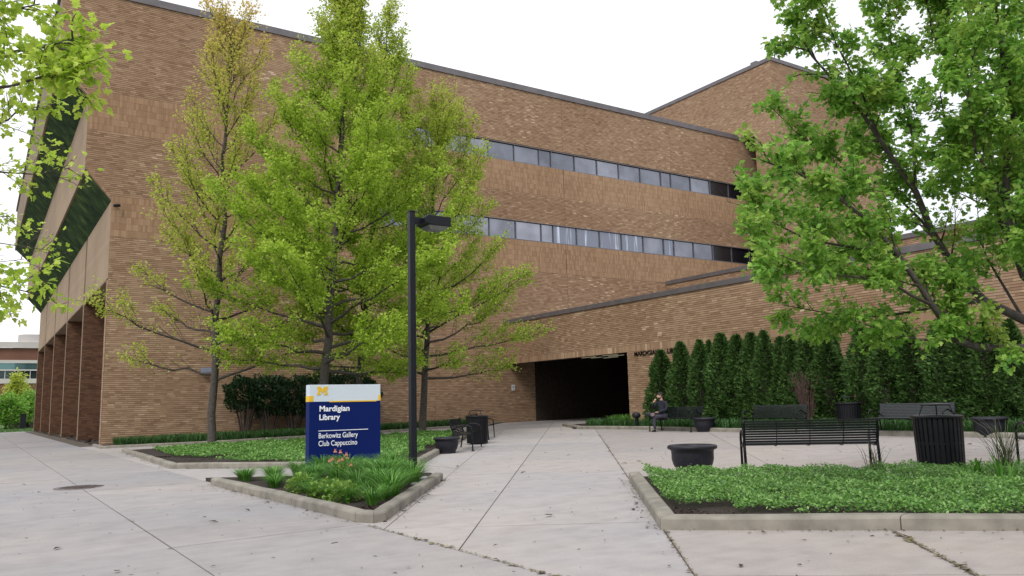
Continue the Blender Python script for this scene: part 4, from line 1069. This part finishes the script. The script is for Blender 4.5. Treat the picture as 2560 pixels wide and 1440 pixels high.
def gap(p):   # open pockets of the crown, through which the sky shows
    c = M.T @ np.array(p); px = 1280+FPX*c[0]/c[2]; py = 720+FPX*c[1]/c[2]
    for gx, gy, rx, ry, pr in ((2345, 560, 55, 30, .8), (2280, 620, 50, 25, .85), (2420, 515, 60, 40, .75), (2230, 520, 20, 60, .5), (2360, 250, 40, 30, .5), (2000, 190, 70, 70, .8), (2030, 290, 60, 50, .55), (1930, 340, 50, 40, .7), (2100, 180, 50, 50, .4), (2150, 520, 50, 40, .4), (2300, 750, 200, 45, .55), (2100, 740, 150, 30, .6)):
        if px < 1850 and random.random() < (1850-px)/60: return True
        if ((px-gx)/rx)**2+((py-gy)/ry)**2 < 1 and random.random() < pr: return True
    return False
limb_tree('maple_tree', tuple(rtb), limbs, LD, .064, 50000, 'near maple with large lobed leaves whose limbs reach in from beyond the right edge', trunk=([rtb-Vector((0, 0, .2)), rtb+Vector((0, 0, .8)), fork, fork+Vector((.1, .1, .6))], [.21, .17, .15, .13]), skip=gap, sub=4.6, twigL=.22, secL=.115, leafoff=.045, t0=.22)
# ---- near branch tips hanging in from the left
ltb = PD(-1150, 1450, 6.6); ltb.z = gz(ltb.x); lf = PD(-1150, 500, 6.6)
limbsL = [
 ([(-1150, 500, 6.6), (-600, 260, 6.6), (-250, 190, 6.5), (-60, 165, 6.4), (50, 126, 6.3), (125, 112, 6.3), (190, 100, 6.3)], .06, .005, 1.3),
 ([(-250, 190, 6.5), (-100, 230, 6.3), (30, 215, 6.2), (110, 190, 6.2), (170, 205, 6.2)], .02, .005, 1.5),
 ([(-1150, 450, 6.6), (-500, 100, 7.0), (-150, 20, 7.2), (0, 30, 7.4), (100, 10, 7.5)], .05, .006, .9),
 ([(-600, 300, 7), (-250, 330, 7.4), (-80, 330, 7.6), (20, 300, 7.8), (60, 260, 7.9)], .03, .005, .8),
 ([(-600, 480, 8), (-200, 450, 8.6), (0, 430, 9), (90, 436, 9.2), (175, 420, 9.3)], .03, .004, .40),
 ([(-600, 600, 7.6), (-300, 650, 7.4), (-100, 700, 7.2), (0, 715, 7.0), (95, 735, 7.0)], .03, .004, .75),
 ([(-300, 520, 9.4), (-80, 545, 9.8), (30, 540, 10)], .02, .004, .5),
 ([(-250, 600, 10), (-50, 600, 10.5), (80, 620, 10.8), (140, 628, 11)], .015, .003, .12),
 ([(-300, 640, 9), (-50, 660, 9), (60, 648, 9)], .012, .003, .05)]
limb_tree('maple_tree', tuple(ltb), limbsL, LG, .062, 3000, 'near maple whose branch tips hang in from beyond the left edge', sub=3.4, twigL=.14, secL=.065, t0=.62, trunk=([ltb-Vector((0, 0, .2)), ltb+Vector((0, 0, 1.2)), lf, lf+Vector((0, 0, .8))], [.2, .16, .13, .1]), leafoff=.05)

# ---- evergreen row along the wing wall
AG = leafmat('arborvitae_sprays', [(0, (.030, .075, .015)), (.5, (.052, .120, .024)), (.85, (.085, .17, .034)), (1, (.12, .22, .05))], None, .2, .7)
def conifer_mesh(seed, n=6500):
    r_ = np.random.default_rng(seed); h = r_.random(n)**1.05; th = r_.random(n)*2*np.pi
    ph = r_.uniform(0, 6.28, 4)
    lump = 1+.16*np.sin(3*th+9*h+ph[0])+.12*np.sin(5*th-13*h+ph[1])+.10*np.sin(2*th+17*h+ph[2])
    prof_ = np.interp(h, [0, .06, .30, .58, .78, .91, 1], [.74, .95, 1, .80, .50, .25, .03])
    rr_ = .43*prof_*lump*(1-.28*r_.random(n)**2.2)
    pos = np.stack([rr_*np.cos(th), rr_*np.sin(th), h], 1); out = np.stack([np.cos(th), np.sin(th), np.zeros(n)], 1)
    tang = np.stack([-np.sin(th), np.cos(th), np.zeros(n)], 1)
    yd = out*.55+np.array([0, 0, .42])+r_.normal(size=(n, 3))*.28; zd = tang+out*.6+r_.normal(size=(n, 3))*.45
    return pos, yd, zd, r_
SPRAY = np.array([(0, 0, 0), (.32, .35, .0), (.12, .6, .04), (0, 1, 0), (-.12, .6, -.04), (-.32, .35, 0)])
SPF = np.array([(0, 1, 2), (0, 2, 3), (0, 3, 4), (0, 4, 5)])
variants = []
for sd in range(4):
    pos, yd, zd, r_ = conifer_mesh(40+sd); pos = pos*np.array([1, 1, 3.4])
    root = empty('arborvitae_shrub'); 
    o = scatter('foliage', SPRAY, SPF, pos, yd, zd, r_.uniform(.07, .14, len(pos)), AG, root); o['kind'] = 'stuff'
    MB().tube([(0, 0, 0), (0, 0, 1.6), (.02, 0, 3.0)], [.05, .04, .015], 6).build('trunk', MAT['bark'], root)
    MB().lathe([(.16, .1), (.22, .8), (.19, 1.8), (.10, 2.6), (0, 3.1)], 10).build('light_blocking_core', simple('dark_core', (.022, .020, .012), .95, 0, .5, 9, 1), root)  # solid dark core added inside the foliage to block light
    variants.append(root)
AP = [(1652, 876), (1700, 855), (1748, 851), (1771, 852), (1800, 834), (1840, 838), (1876, 833), (1908, 828), (1950, 843), (1974, 838), (2016, 822), (2060, 834), (2082, 838), (2148, 814), (2206, 822), (2262, 812), (2345, 800), (2400, 822), (2455, 806), (2520, 800), (2600, 790), (2690, 780)]
desc = ['first evergreen of the row, right beside the passage wall', 'second evergreen, rising behind the sitting man', 'third evergreen of the row, narrow with a thin tip', 'low-topped evergreen tucked between the third and fifth', 'fifth evergreen of the row, behind the bowl planter by the man',
 'sixth evergreen of the row, left of the first empty bench', 'tall evergreen above the left arm of the first empty bench', 'tall evergreen above the middle of the first empty bench', 'evergreen above the right arm of the first empty bench', 'evergreen just left of the brown bare-stemmed gap',
 'evergreen with a sharp tip standing over the brown bare-stemmed gap', 'evergreen right of the brown bare gap, behind the far litter bin', 'slim evergreen just right of the far litter bin', 'tallest broad evergreen left of the second empty bench', 'evergreen behind the left end of the second empty bench',
 'evergreen behind the middle of the second empty bench', 'evergreen behind the right end of the second empty bench', 'evergreen under the maple limb behind the big litter bin', 'evergreen behind the gap between big litter bin and far planter', 'evergreen behind the bowl planter near the right edge', 'evergreen behind the right edge of the view', 'last evergreen of the row, beyond the right edge']
for i, ((px, py), de) in enumerate(zip(AP, desc)):
    xx = 22.35+(.55 if i in (3, 12) else random.uniform(-.15, .15)); q = PX(px, py, xx)
    o = variants[i % 4] if i < 4 else copy_tree(variants[i % 4])
    zb = gz(xx); o.location = (xx, q.y, zb+.03); hh = (q.z-zb-.03)/3.42; w = {3: .8, 12: .8}.get(i, random.uniform(1.06, 1.36)); o.scale = (w*1.1, w*random.uniform(.95, 1.1), hh); o.rotation_euler.z = random.uniform(0, 6.28)
    tag(o, de, 'evergreen shrub', 'row of evergreens along the wing wall')
# bare brown stems in the gap
def stems(name, c, n, h, spread, label, mat, r=.012):
    root = empty(name, tuple(c)); b = MB()
    for i in range(n):
        a = random.uniform(0, 6.28); s_ = random.uniform(.3, 1)*spread; p = Vector((.08*math.cos(a), .08*math.sin(a), 0)); q = Vector((s_*math.cos(a), s_*math.sin(a), h*random.uniform(.6, 1)))
        m = p.lerp(q, .5)+Vector((0, 0, .1*h)); b.tube([p, m, q], [r, r*.7, r*.3], 4, False)
        for k_ in range(4):
            w = m.lerp(q, random.random()); b.tube([w, w+Vector((random.gauss(0, .12), random.gauss(0, .12), random.uniform(.05, .3)))], [r*.4, r*.15], 3, False)
    o = b.build('stems', mat, root); o['kind'] = 'stuff'; tag(root, label, 'shrub'); return root
deadm = simple('dead_brown_twigs', (.10, .062, .050), .95, 0, .4, 12)
q = PX(2028, 1050, 21.9); stems('bare_shrub', Vector((21.75, q.y, gz(21.8))), 70, 1.8, .5, 'dead brown bare-stemmed shrub in the gap of the evergreen row', deadm)

# ---- dark yews behind the sign
YM = leafmat('yew_needles', [(0, (.010, .028, .009)), (.6, (.018, .050, .015)), (1, (.035, .085, .025))], None, .1, .6)
def yew(c, rx, z0, z1, n, label):
    root = empty('yew_shrub', tuple(c)); r_ = rng; u = r_.normal(size=(n, 3)); u /= np.linalg.norm(u, axis=1, keepdims=True)
    lump = 1+.14*np.sin(5*u[:, 0]+7*u[:, 2]+c[0])+.12*np.sin(9*u[:, 1]-4*u[:, 0]); rad = lump*(1-.35*r_.random(n)**2)
    pos = u*rad[:, None]*np.array([rx, rx*.6, (z1-z0)/2])+np.array([0, 0, (z0+z1)/2])
    o = scatter('foliage', LEAF_OVAL, QUAD, pos, u+r_.normal(size=(n, 3))*.5+np.array([0, 0, .3]), r_.normal(size=(n, 3)), r_.uniform(.07, .15, n), YM, root); o['kind'] = 'stuff'
    b = MB()
    for i in range(16):
        a = random.uniform(0, 6.28); b.tube([(.15*math.cos(a), .1*math.sin(a), 0), (rx*.35*math.cos(a), .3*math.sin(a), z0*.7), (rx*.65*math.cos(a), .45*math.sin(a), z0+.35)], [.035, .025, .012], 5, False)
    o = b.build('stems', MAT['twig'], root); o['kind'] = 'stuff'; tag(root, label, 'shrub', 'dark yews against the long facade')
for px, pt, rx, lab in ((612, 945, .85, 'leftmost dark yew against the facade, open brown stems below'), (672, 940, .9, 'dark yew second from the left against the facade'), (735, 945, .95, 'dark yew just left of the navy sign'), (800, 930, 1.0, 'dark yew behind the left half of the sign'), (868, 930, 1.0, 'dark yew behind the right half of the sign'), (918, 946, .6, 'small dark yew top just right of the sign')):
    c = PY(px, 1080, 36.3); tz = PY(px, pt, 36.3).z; zb = gz(c.x); yew(Vector((c.x, 36.3, zb)), rx, .95 if px > 640 else 1.25, tz-zb, 5200, lab)

# ---- ground covers
def in_poly(P_, poly):
    x, y = P_[:, 0], P_[:, 1]; c = np.zeros(len(x), bool); n = len(poly)
    for i in range(n):
        x0, y0 = poly[i]; x1, y1 = poly[(i+1) % n]
        c ^= ((y0 > y) != (y1 > y)) & (x < (x1-x0)*(y-y0)/(y1-y0+1e-12)+x0)
    return c
def pts_in(poly, n):
    xs = [p[0] for p in poly]; ys = [p[1] for p in poly]; P_ = rng.uniform((min(xs), min(ys)), (max(xs), max(ys)), (int(n*2.5), 2)); return P_[in_poly(P_, poly)][:n]
GC = leafmat('periwinkle_leaves', [(0, (.06, .17, .03)), (.4, (.14, .31, .06)), (.8, (.23, .43, .10)), (1, (.36, .56, .20))], None, .35, .4)
def cover(name, poly, n, size, h, label, holes=(), flowers=0, mat=GC):
    P_ = pts_in(poly, n); keep = np.ones(len(P_), bool)
    for hx, hy, hr in holes: d = np.hypot(P_[:, 0]-hx, P_[:, 1]-hy); keep &= d > hr*(1+.25*np.sin(5*np.arctan2(P_[:, 1]-hy, P_[:, 0]-hx)))
    P_ = P_[keep]; n = len(P_)
    lump = .55+.20*np.sin(P_[:, 0]*3.1+2.3*np.sin(P_[:, 1]*2.3))+.20*np.sin(P_[:, 1]*3.7-P_[:, 0]*4.9+2*np.sin(P_[:, 0]*1.7))+.22*np.sin(P_[:, 0]*8.3-P_[:, 1]*6.1+1.5*np.sin(P_[:, 1]*5))
    z_ = gz(P_[:, 0])+.05+h*(.42+.58*np.clip(lump, 0, 1.1))*rng.uniform(.45, 1.05, n)
    pos = np.column_stack([P_, z_]); yd = rng.normal(size=(n, 3)); yd[:, 2] = np.abs(yd[:, 2])*.35+.12; zd = rng.normal(size=(n, 3))*.45+np.array([0, 0, 1])
    o = scatter(name, LEAF_OVAL*np.array([1.15, 1, 1]), QUAD, pos, yd, zd, size*rng.uniform(.7, 1.3, n), mat); tag(o, label, 'ground cover', kind='stuff')
    if flowers:
        i = rng.choice(n, flowers); f = pos[i]+np.array([0, 0, .035]); PT = np.array([(0, 0, 0), (.5, .5, .1), (0, 1, 0), (-.5, .5, .1)])
        pp = np.repeat(f, 5, 0); a = np.tile(np.arange(5)*1.2566, flowers); yd = np.column_stack([np.cos(a), np.sin(a), np.full(len(a), .25)])
        tag(scatter('periwinkle_flowers', PT, QUAD, pp, yd, np.tile((0, 0, 1.0), (len(pp), 1)), np.full(len(pp), .017), simple('blue_violet_petal', (.16, .20, .55), .6)), 'tiny blue violet flowers among the green ground cover', 'flowers', kind='stuff')
NB = [tuple(nbc+near_front*.20+Vector((.13, .155))), tuple(nbr+Vector((.13, .13))), tuple(nbe), tuple(nbl+Vector((.16, -.14)))]
cover('periwinkle_cover', NB, 95000, .038, .18, 'thick green periwinkle filling the near kerbed bed', [(6.05, 6.0, .62), (5.9, 6.5, .42), (6.6, 5.4, .28), (8.2, 9.3, .12)], 40)
# understorey: low dark stems and shaded soil show between
MIDC = [(4.9, 28.9), (4.45, 21.4), (5.8, 18.05), (7.45, 15.9), (9.2, 18.1), (12.0, 22.1), (14.8, 26.4), (15.3, 28.2)]
cover('periwinkle_cover', MIDC, 62000, .066, .16, 'green ground cover under the maples in the middle bed', [(4.6, 21.5, 1.1), (8.0, 16.2, .7), (9.9, 19.2, .7)], 0)
# blades
def blades(clumps, n_each, h, w, mat, name, label=None, parent=None, spread=.16, lean=.6, seg=4, loc=None):
    """arching leaf blades; clumps = array of base points"""
    c = np.repeat(np.asarray(clumps, float), n_each, 0); n = len(c); a = rng.uniform(0, 2*np.pi, n); out = np.column_stack([np.cos(a), np.sin(a), np.zeros(n)])
    hh = h*rng.uniform(.55, 1.1, n); ln = lean*rng.uniform(.25, 1.15, n)*hh; base = c+out*rng.uniform(0, spread*.4, n)[:, None]
    side = np.column_stack([-np.sin(a), np.cos(a), np.zeros(n)])*(w*rng.uniform(.7, 1.2, n))[:, None]/2; V = []
    for k_ in range(seg+1):
        t = k_/seg; z_ = hh*(math.sin(t*1.75)/math.sin(1.5708))*(1-.10*t); r_ = ln*t**1.9+spread*.5*t
        p = base+out*r_[:, None]; p[:, 2] += z_; ww = (1-t**2.2)*.98+.02
        V += [p-side*ww, p+side*ww]
    V = np.stack(V, 1); F = np.array([(2*k_, 2*k_+1, 2*k_+3, 2*k_+2) for k_ in range(seg)]); F = (np.arange(n)[:, None, None]*(2*(seg+1))+F[None]).reshape(-1, 4)
    return np_mesh(name, V, F, mat, parent)
LT = leafmat('strap_leaves_dark', [(0, (.022, .075, .016)), (.6, (.045, .125, .026)), (1, (.085, .19, .045))], None, .2, .4)
LDY = leafmat('daylily_blades', [(0, (.05, .16, .02)), (.5, (.09, .25, .035)), (.85, (.15, .34, .05)), (1, (.24, .46, .10))], None, .25, .35)
def strip(poly, n, nb, h, label):
    P_ = pts_in(poly, n); c = np.column_stack([P_, gz(P_[:, 0])+.05]); o = blades(c, nb, h, .016, LT, 'lilyturf_strip'); tag(o, label, 'ground cover', kind='stuff')
strip([(4.75, 36.9), (4.75, 34.9), (8.2, 33.35), (11.6, 33.5), (16.5, 34.3), (21.2, 35.4), (22.6, 37.0)], 1500, 12, .34, 'dark grassy lilyturf along the foot of the long facade')
strip([(20.1, 25.3), (20.45, 22.6), (19.95, 18.0), (19.62, 12), (19.55, 3), (21.6, 3), (21.6, 27.5)], 1400, 12, .34, 'dark grassy lilyturf between the kerb and the evergreen row')
# daylily clumps in the sign bed, each its own plant
def poisson(poly, d, tries=4000, avoid=()):
    out = []
    for p in pts_in(poly, tries):
        if all((p[0]-q[0])**2+(p[1]-q[1])**2 > d*d for q in out) and all(abs(p[0]-a[0]) > a[2] or abs(p[1]-a[1]) > a[3] for a in avoid): out.append(tuple(p))
    return out
DLP = [(3.95, 14.9), (3.95, 9.9), (4.15, 9.5), (6.1, 12.0), (6.45, 12.9), (6.5, 14.9)]
sp = poisson(DLP, .40, avoid=[((tl.x+brp.x)/2, YS, .85, .32), (6.30, 12.75, .36, .40), (6.05, 12.2, .26, .34)])
protos = []
for k_ in range(4):
    root = empty('daylily_clump'); o = blades([(0, 0, 0)]*1, 230, .36, .013, LDY, 'leaves', parent=root, spread=.26, lean=1.25); o['kind'] = 'stuff'; protos.append(root)
for i, (x, y) in enumerate(sp):
    o = protos[i % 4] if i < 4 else copy_tree(protos[i % 4]); o.location = (x, y, gz(x)+.05); s_ = random.uniform(.72, 1.0)*(.78 if x < 4.7 else .98 if y > 13.2 else 1.12); o.scale = (s_, s_, s_*random.uniform(.85, 1.15)); o.rotation_euler.z = random.uniform(0, 6)
    tag(o, 'arching green daylily clump in the bed round the navy sign', 'plant', 'daylily clumps in the sign bed')
# grassy clump by the passage jamb
q = PX(1560, 1070, 20.9); root = empty('daylily_clump', (20.9, q.y, gz(20.9)+.05)); o = blades([(0, 0, 0), (.3, .3, 0), (.2, -.4, 0), (.1, .8, 0)], 90, .5, .02, LDY, 'leaves', parent=root, spread=.25, lean=.8); o['kind'] = 'stuff'; tag(root, 'bright grassy clump beside the bollard light at the passage mouth', 'plant')
# low yellow-green leafy plants
YL = leafmat('columbine_leaves', [(0, (.11, .22, .03)), (.6, (.19, .33, .05)), (1, (.30, .45, .10))], None, .3, .5)
def leafy(x, y, h, r, n, label):
    root = empty('leafy_plant', (x, y, gz(x)+.05)); u = rng.normal(size=(n, 3)); u /= np.linalg.norm(u, axis=1, keepdims=True); u[:, 2] = np.abs(u[:, 2]); pos = u*np.array([r, r, h])*rng.uniform(.5, 1, (n, 1))
    o = scatter('leaves', LEAF_SIMPLE*np.array([1.3, 1, 1]), QUAD, pos, u+rng.normal(size=(n, 3))*.4, rng.normal(size=(n, 3))*.4+np.array([0, 0, 1]), rng.uniform(.03, .06, n), YL, root); o['kind'] = 'stuff'; tag(root, label, 'plant')
for px, py, lab in ((735, 1236, 'yellow-green leafy plant left of the middle of the sign bed'), (845, 1262, 'yellow-green leafy plant near the front of the sign bed'), (800, 1250, 'small pale green leafy plant in the front of the sign bed')):
    p = G(px, py+8); leafy(p.x+.12, p.y+.1, .26, .26, 420, lab)
# flowering stems in front of the sign
p = G(848, 1222); fl = empty('columbine_plant', (p.x, p.y, gz(p.x)+.05)); tag(fl, 'columbine with nodding orange pink flowers in front of the navy sign', 'plant')
stemm = simple('reddish_stem', (.10, .09, .04), .7); pet = simple('orange_pink_petal', (.52, .19, .13), .5, 0, .25, 60); pet2 = simple('yellow_petal_tip', (.62, .45, .14), .5)
cz = (M.T @ np.array(p))[2]; stb = MB(); 
for (fx, fy) in ((838, 1126), (851, 1128), (824, 1150), (832, 1146), (866, 1134), (868, 1142), (877, 1160), (847, 1150), (856, 1146)):
    q = PD(fx, fy, cz)-Vector(fl.location); m = q*.55+Vector((random.uniform(-.03, .03), 0, .03)); stb.tube([(0, 0, 0), m, q+Vector((0, 0, .03)), q], [.003, .0025, .002, .0015], 4, False)
    root = empty('flower', tuple(q)); root.parent = fl
    b = MB()
    for k_ in range(5):
        a = k_*1.2566; c_, s_ = math.cos(a), math.sin(a); b.add([(0, 0, .004), (.026*c_-.012*s_, .026*s_+.012*c_, -.018), (.034*c_, .034*s_, -.036), (.026*c_+.012*s_, .026*s_-.012*c_, -.018)], [(0, 1, 2, 3)])
        b.tube([(.010*c_, .010*s_, 0), (.016*c_, .016*s_, .024)], [.004, .0015], 4)
    b.build('petals', pet, root); MB().lathe([(0, -.035), (.012, -.03), (.014, -.01), (0, 0)], 8).build('centre', pet2, root)
stb.build('stems', stemm, fl)['kind'] = 'stuff'
n = 90; pos = np.column_stack([rng.normal(0, .07, n), rng.normal(0, .07, n), rng.uniform(.12, .42, n)]); o = scatter('leaves', LEAF_SIMPLE*np.array([1.2, 1, 1]), QUAD, pos, rnd_dirs(n, .2), rnd_dirs(n, 1.2), rng.uniform(.03, .055, n), YL, fl); o['kind'] = 'stuff'
# iris / grass tufts at the back of the near bed
TN = leafmat('tan_green_blades', [(0, (.05, .075, .03)), (.5, (.075, .10, .035)), (1, (.13, .13, .06))], None, .1, .5)
def tuft(px, py, n, h, w, lean, mat, label, k=1.0):
    p = G(px, py); root = empty('iris_tuft', (p.x, p.y, gz(p.x)+.03)); o = blades([(0, 0, 0), (.08, .05, 0), (-.06, .08, 0)], n, h, w, mat, 'leaves', parent=root, spread=.12, lean=lean); o['kind'] = 'stuff'; tag(root, label, 'plant')
tuft(2196, 1206, 9, .52, .008, 1.3, TN, 'thin wispy tuft rising behind the near bench right leg')
tuft(2525, 1205, 26, .80, .009, 1.15, TN, 'large wispy tan-green tuft at the back right of the near bed')
tuft(2450, 1212, 6, .34, .035, .35, LDY, 'short broad upright leaves right of the big litter bin')
tuft(2530, 1222, 5, .42, .03, .4, LDY, 'broad green iris leaves in front of the large wispy tuft')
# pale stones beside the lamp post
stm = simple('pale_stone', (.26, .27, .26), .85, 0, .25, 10, .3)
for k_, (px, py) in enumerate(((1047, 1208), (1058, 1214), (1040, 1222), (1066, 1206), (1052, 1232), (1036, 1238), (1030, 1250), (1044, 1216))):
    p = G(px-2, py); b = MB(); r_ = random.uniform(.05, .085); v = []; kk = 9
    for i in range(6):
        ph = math.pi*(.5*i/5); 
        for j in range(kk): t = 2*math.pi*j/kk; s_ = r_*(1+.15*math.sin(3*t+k_)); v.append((s_*math.cos(ph)*math.cos(t)*1.3, s_*math.cos(ph)*math.sin(t), .5*s_*math.sin(ph)))
    f = [(i*kk+j, i*kk+(j+1) % kk, (i+1)*kk+(j+1) % kk, (i+1)*kk+j) for i in range(5) for j in range(kk)]
    o = b.add(v, f).build('stone', stm, None, smooth=True); o.location = (p.x, p.y, gz(p.x)+.062); o.rotation_euler.z = k_; tag(o, 'pale rounded stone on the mulch beside the lamp post foot', 'stone', 'stones by the lamp post')

# ---- background: lawn trees and hedge beyond the far end of the walkway
def far_tree(name, c, H, fb, Rr, n, mat, lsize, label, tr=.15, group='trees beyond the far end of the walkway'):
    T = Tree(); c = Vector(c); T.tubes.append(([c, c+Vector((0, 0, fb)), c+Vector((.1, 0, H*.7))], [tr*1.2, tr, tr*.4], 8))
    for i in range(60):
        a = random.uniform(0, 6.28); z_ = fb+(H-fb)*random.random(); q = (z_-fb)/(H-fb); rr_ = Rr*math.sqrt(max(.05, 1-(2*q-.85)**2*.8))*random.uniform(.4, 1); s0 = c+Vector((0, 0, min(H*.68, fb*.9+(z_-fb)*.6)))
        e_ = c+Vector((rr_*math.cos(a), rr_*math.sin(a), z_)); pts = T.curve(s0, e_, .05, .05, 4); T.tube(pts, .03, .01, 4); T.leaves(pts, .45, n//60, Rr*.14)
    o = T.build(name, tuple(c), MAT['bark'], mat, lsize); tag(o, label, 'tree', group)
p = PD(38, 1052, 112); far_tree('lawn_tree', (p.x, p.y, -1.3), 7.6, 3.5, 1.9, 1500, LY, .32, 'small pale yellow-green tree in front of the round brick building')
p = PD(15, 1062, 88); far_tree('lawn_tree', (p.x, p.y, -1.3), 3.7, 1.0, 2.6, 2600, LD, .26, 'low spreading green tree on the far lawn at the left edge')
p = PD(72, 1062, 92); far_tree('lawn_tree', (p.x, p.y, -1.3), 4.3, 1.0, 2.0, 2200, LD, .26, 'green tree on the far lawn just left of the last pier')
for i, (x, y, H) in enumerate(((-17, 52, 10), (-20, 66, 12), (-15, 82, 11), (-24, 96, 13), (-12, 108, 11))):
    far_tree('lawn_tree', (x, y, -1.35), H, 2, 4.5, 5200, LD, .34, 'leafy lawn tree left of the walkway beyond the view', group='lawn trees left of the walkway')
p = PD(57, 1062, 86); ub = empty('utility_box', (p.x, p.y, -1.32)); tag(ub, 'dark upright box on the far lawn in front of the low wall', 'utility box'); MB().box(-.28, .28, -.2, .2, 0, 1.6).build('cabinet', MAT['black_soft'], ub, bevel=.02); MB().box(-.31, .31, -.23, .23, 1.6, 1.66).build('cap', MAT['black_soft'], ub)
a_, b_ = PD(20, 1062, 90), PD(110, 1060, 94); lw = empty('low_wall', (a_.x, a_.y, -1.32)); tag(lw, 'low tan wall on the far lawn behind the dark box', 'wall'); d_ = b_-a_; an = math.atan2(d_.y, d_.x); lw.rotation_euler.z = an
MB().box(0, d_.length, -.15, .15, 0, .72).build('wall', simple('tan_block', (.17, .145, .12), .9, 0, .2, 2), lw); MB().box(-.05, d_.length+.05, -.2, .2, .721, .83).build('capstone', pale, lw)
P_ = pts_in([(-6, 83.5), (60, 83.5), (60, 120), (-14, 120)], 9000); c = np.column_stack([P_, gz(P_[:, 0])-.01]); 
GR = leafmat('grass_blades', [(0, (.05, .13, .02)), (1, (.11, .23, .04))], None, .2, .5)
tag(blades(c, 4, .12, .05, GR, 'grass'), 'short green grass on the far lawn', 'grass', kind='stuff')

# ---- litter: twigs, seeds and dry leaves on the paving
def litter(n, fn, name, label, mat, smin, smax, el=4.0, cat='litter'):
    P_ = np.array([fn() for _ in range(n)]); z_ = gz(P_[:, 0])+.008+rng.uniform(0, .004, n); a = rng.uniform(0, 6.28, n); yd = np.column_stack([np.cos(a), np.sin(a), rng.normal(0, .12, n)])
    tm = np.array([(0, 0, 0), (.5/el*2, .45, .10), (0, 1, .03), (-.5/el*2, .5, .06)]); tag(scatter(name, tm, QUAD, np.column_stack([P_, z_]), yd, np.tile((0, 0, 1.0), (n, 1))+rng.normal(size=(n, 3))*.15, rng.uniform(smin, smax, n)*(1+2*(rng.random(n) > .93)), mat), label, cat, kind='stuff')
dry = island('dry_brown_litter', [(0, (.035, .022, .014)), (.6, (.09, .06, .04)), (.9, (.20, .15, .10)), (1, (.36, .30, .22))], .9)
drk = island('dark_twig_bits', [(0, (.02, .015, .012)), (.8, (.06, .045, .035)), (1, (.3, .26, .2))], .9)
def beds(p): return any(in_poly(np.array([p]), q)[0] for q in (NEAR, CENTER, MID, WALLBED, WINGBED))
def anywhere():
    while True:
        p = (random.uniform(-1, 20), abs(random.gauss(0, 11))+2.5)
        if not beds(p): return p
def along(a, b, w, side=0):
    a, b = Vector(a[:2]), Vector(b[:2]); d = (b-a).normalized(); nn = Vector((-d.y, d.x)); t = random.random(); q = a.lerp(b, t)+nn*(abs(random.gauss(0, w))*side if side else random.gauss(0, w)); return (q.x, q.y)
litter(900, anywhere, 'leaf_litter', 'scattered small dark twigs and bits on the concrete paving', drk, .015, .06, 5.5)
kl = [(nbc, nbr, .10, -1), (nbl, nbc, .08, -1), (cb[0], cb[1], .09, -1), (cb[3], cb[4], .07, -1), (mb_[0], mb_[1], .10, -1), (mb_[1], mb_[3], .05, -1), (mb_[5], mb_[6], .06, -1)]
def by_kerb(): a, b, w, s_ = random.choice(kl); return along(a, b, w, s_)
litter(1500, by_kerb, 'leaf_litter', 'dry bits and leaves gathered along the foot of the kerbs', dry, .010, .030, 3)
_q = lambda o, t: (nP[0]*o+dP[0]*t, nP[1]*o+dP[1]*t)
jl = [((3.6, 8.4), (3.6, 3.5)), (_q(o5, 5.0), _q(o5, 12.4)), ((6.87, 4.38), (6.87-dQ[0]*2.5, 4.38-dQ[1]*2.5)), (_q(o5, 12), _q(o5, 27))]
mossm = island('joint_crumbs', [(0, (.07, .05, .03)), (.5, (.15, .12, .07)), (.8, (.18, .17, .08)), (1, (.38, .34, .28))], .95)
def by_joint(): a, b = random.choice(jl); return along(a, b, .010)
litter(1900, by_joint, 'joint_crumbs', 'crumbs and moss along the paving joints', mossm, .008, .026, 2)
def pier_bay(): return (4.35+abs(random.gauss(0, .5)), random.uniform(38.5, 75))
litter(2600, pier_bay, 'leaf_litter', 'brown leaf litter heaped between the piers', dry, .05, .13, 2)
def bare(): 
    c_ = random.choice([(6.05, 6.0, .5), (5.95, 6.5, .35), (4.6, 21.5, .9), (3.95, 9.2, .15), (4.3, 24, .3)]); return (c_[0]+random.gauss(0, c_[2]*.5), c_[1]+random.gauss(0, c_[2]*.5))
P_ = [p for p in (bare() for _ in range(2500)) if beds(p)]; it = iter(P_)
n = len(P_); P_ = np.array(P_); a = rng.uniform(0, 6.28, n); o = scatter('mulch_chips', LEAF_OVAL, QUAD, np.column_stack([P_, gz(P_[:, 0])+.066+rng.uniform(0, .02, n)]), np.column_stack([np.cos(a), np.sin(a), rng.normal(0, .3, n)]), np.tile((0, 0, 1.0), (n, 1))+rng.normal(size=(n, 3))*.4, rng.uniform(.015, .05, n), island('mulch_chip', [(0, (.02, .012, .009)), (.8, (.06, .04, .03)), (1, (.16, .12, .09))], .95)); tag(o, 'dark bark chips on the bare corners of the beds', 'mulch', kind='stuff')
bpy.context.view_layer.update()
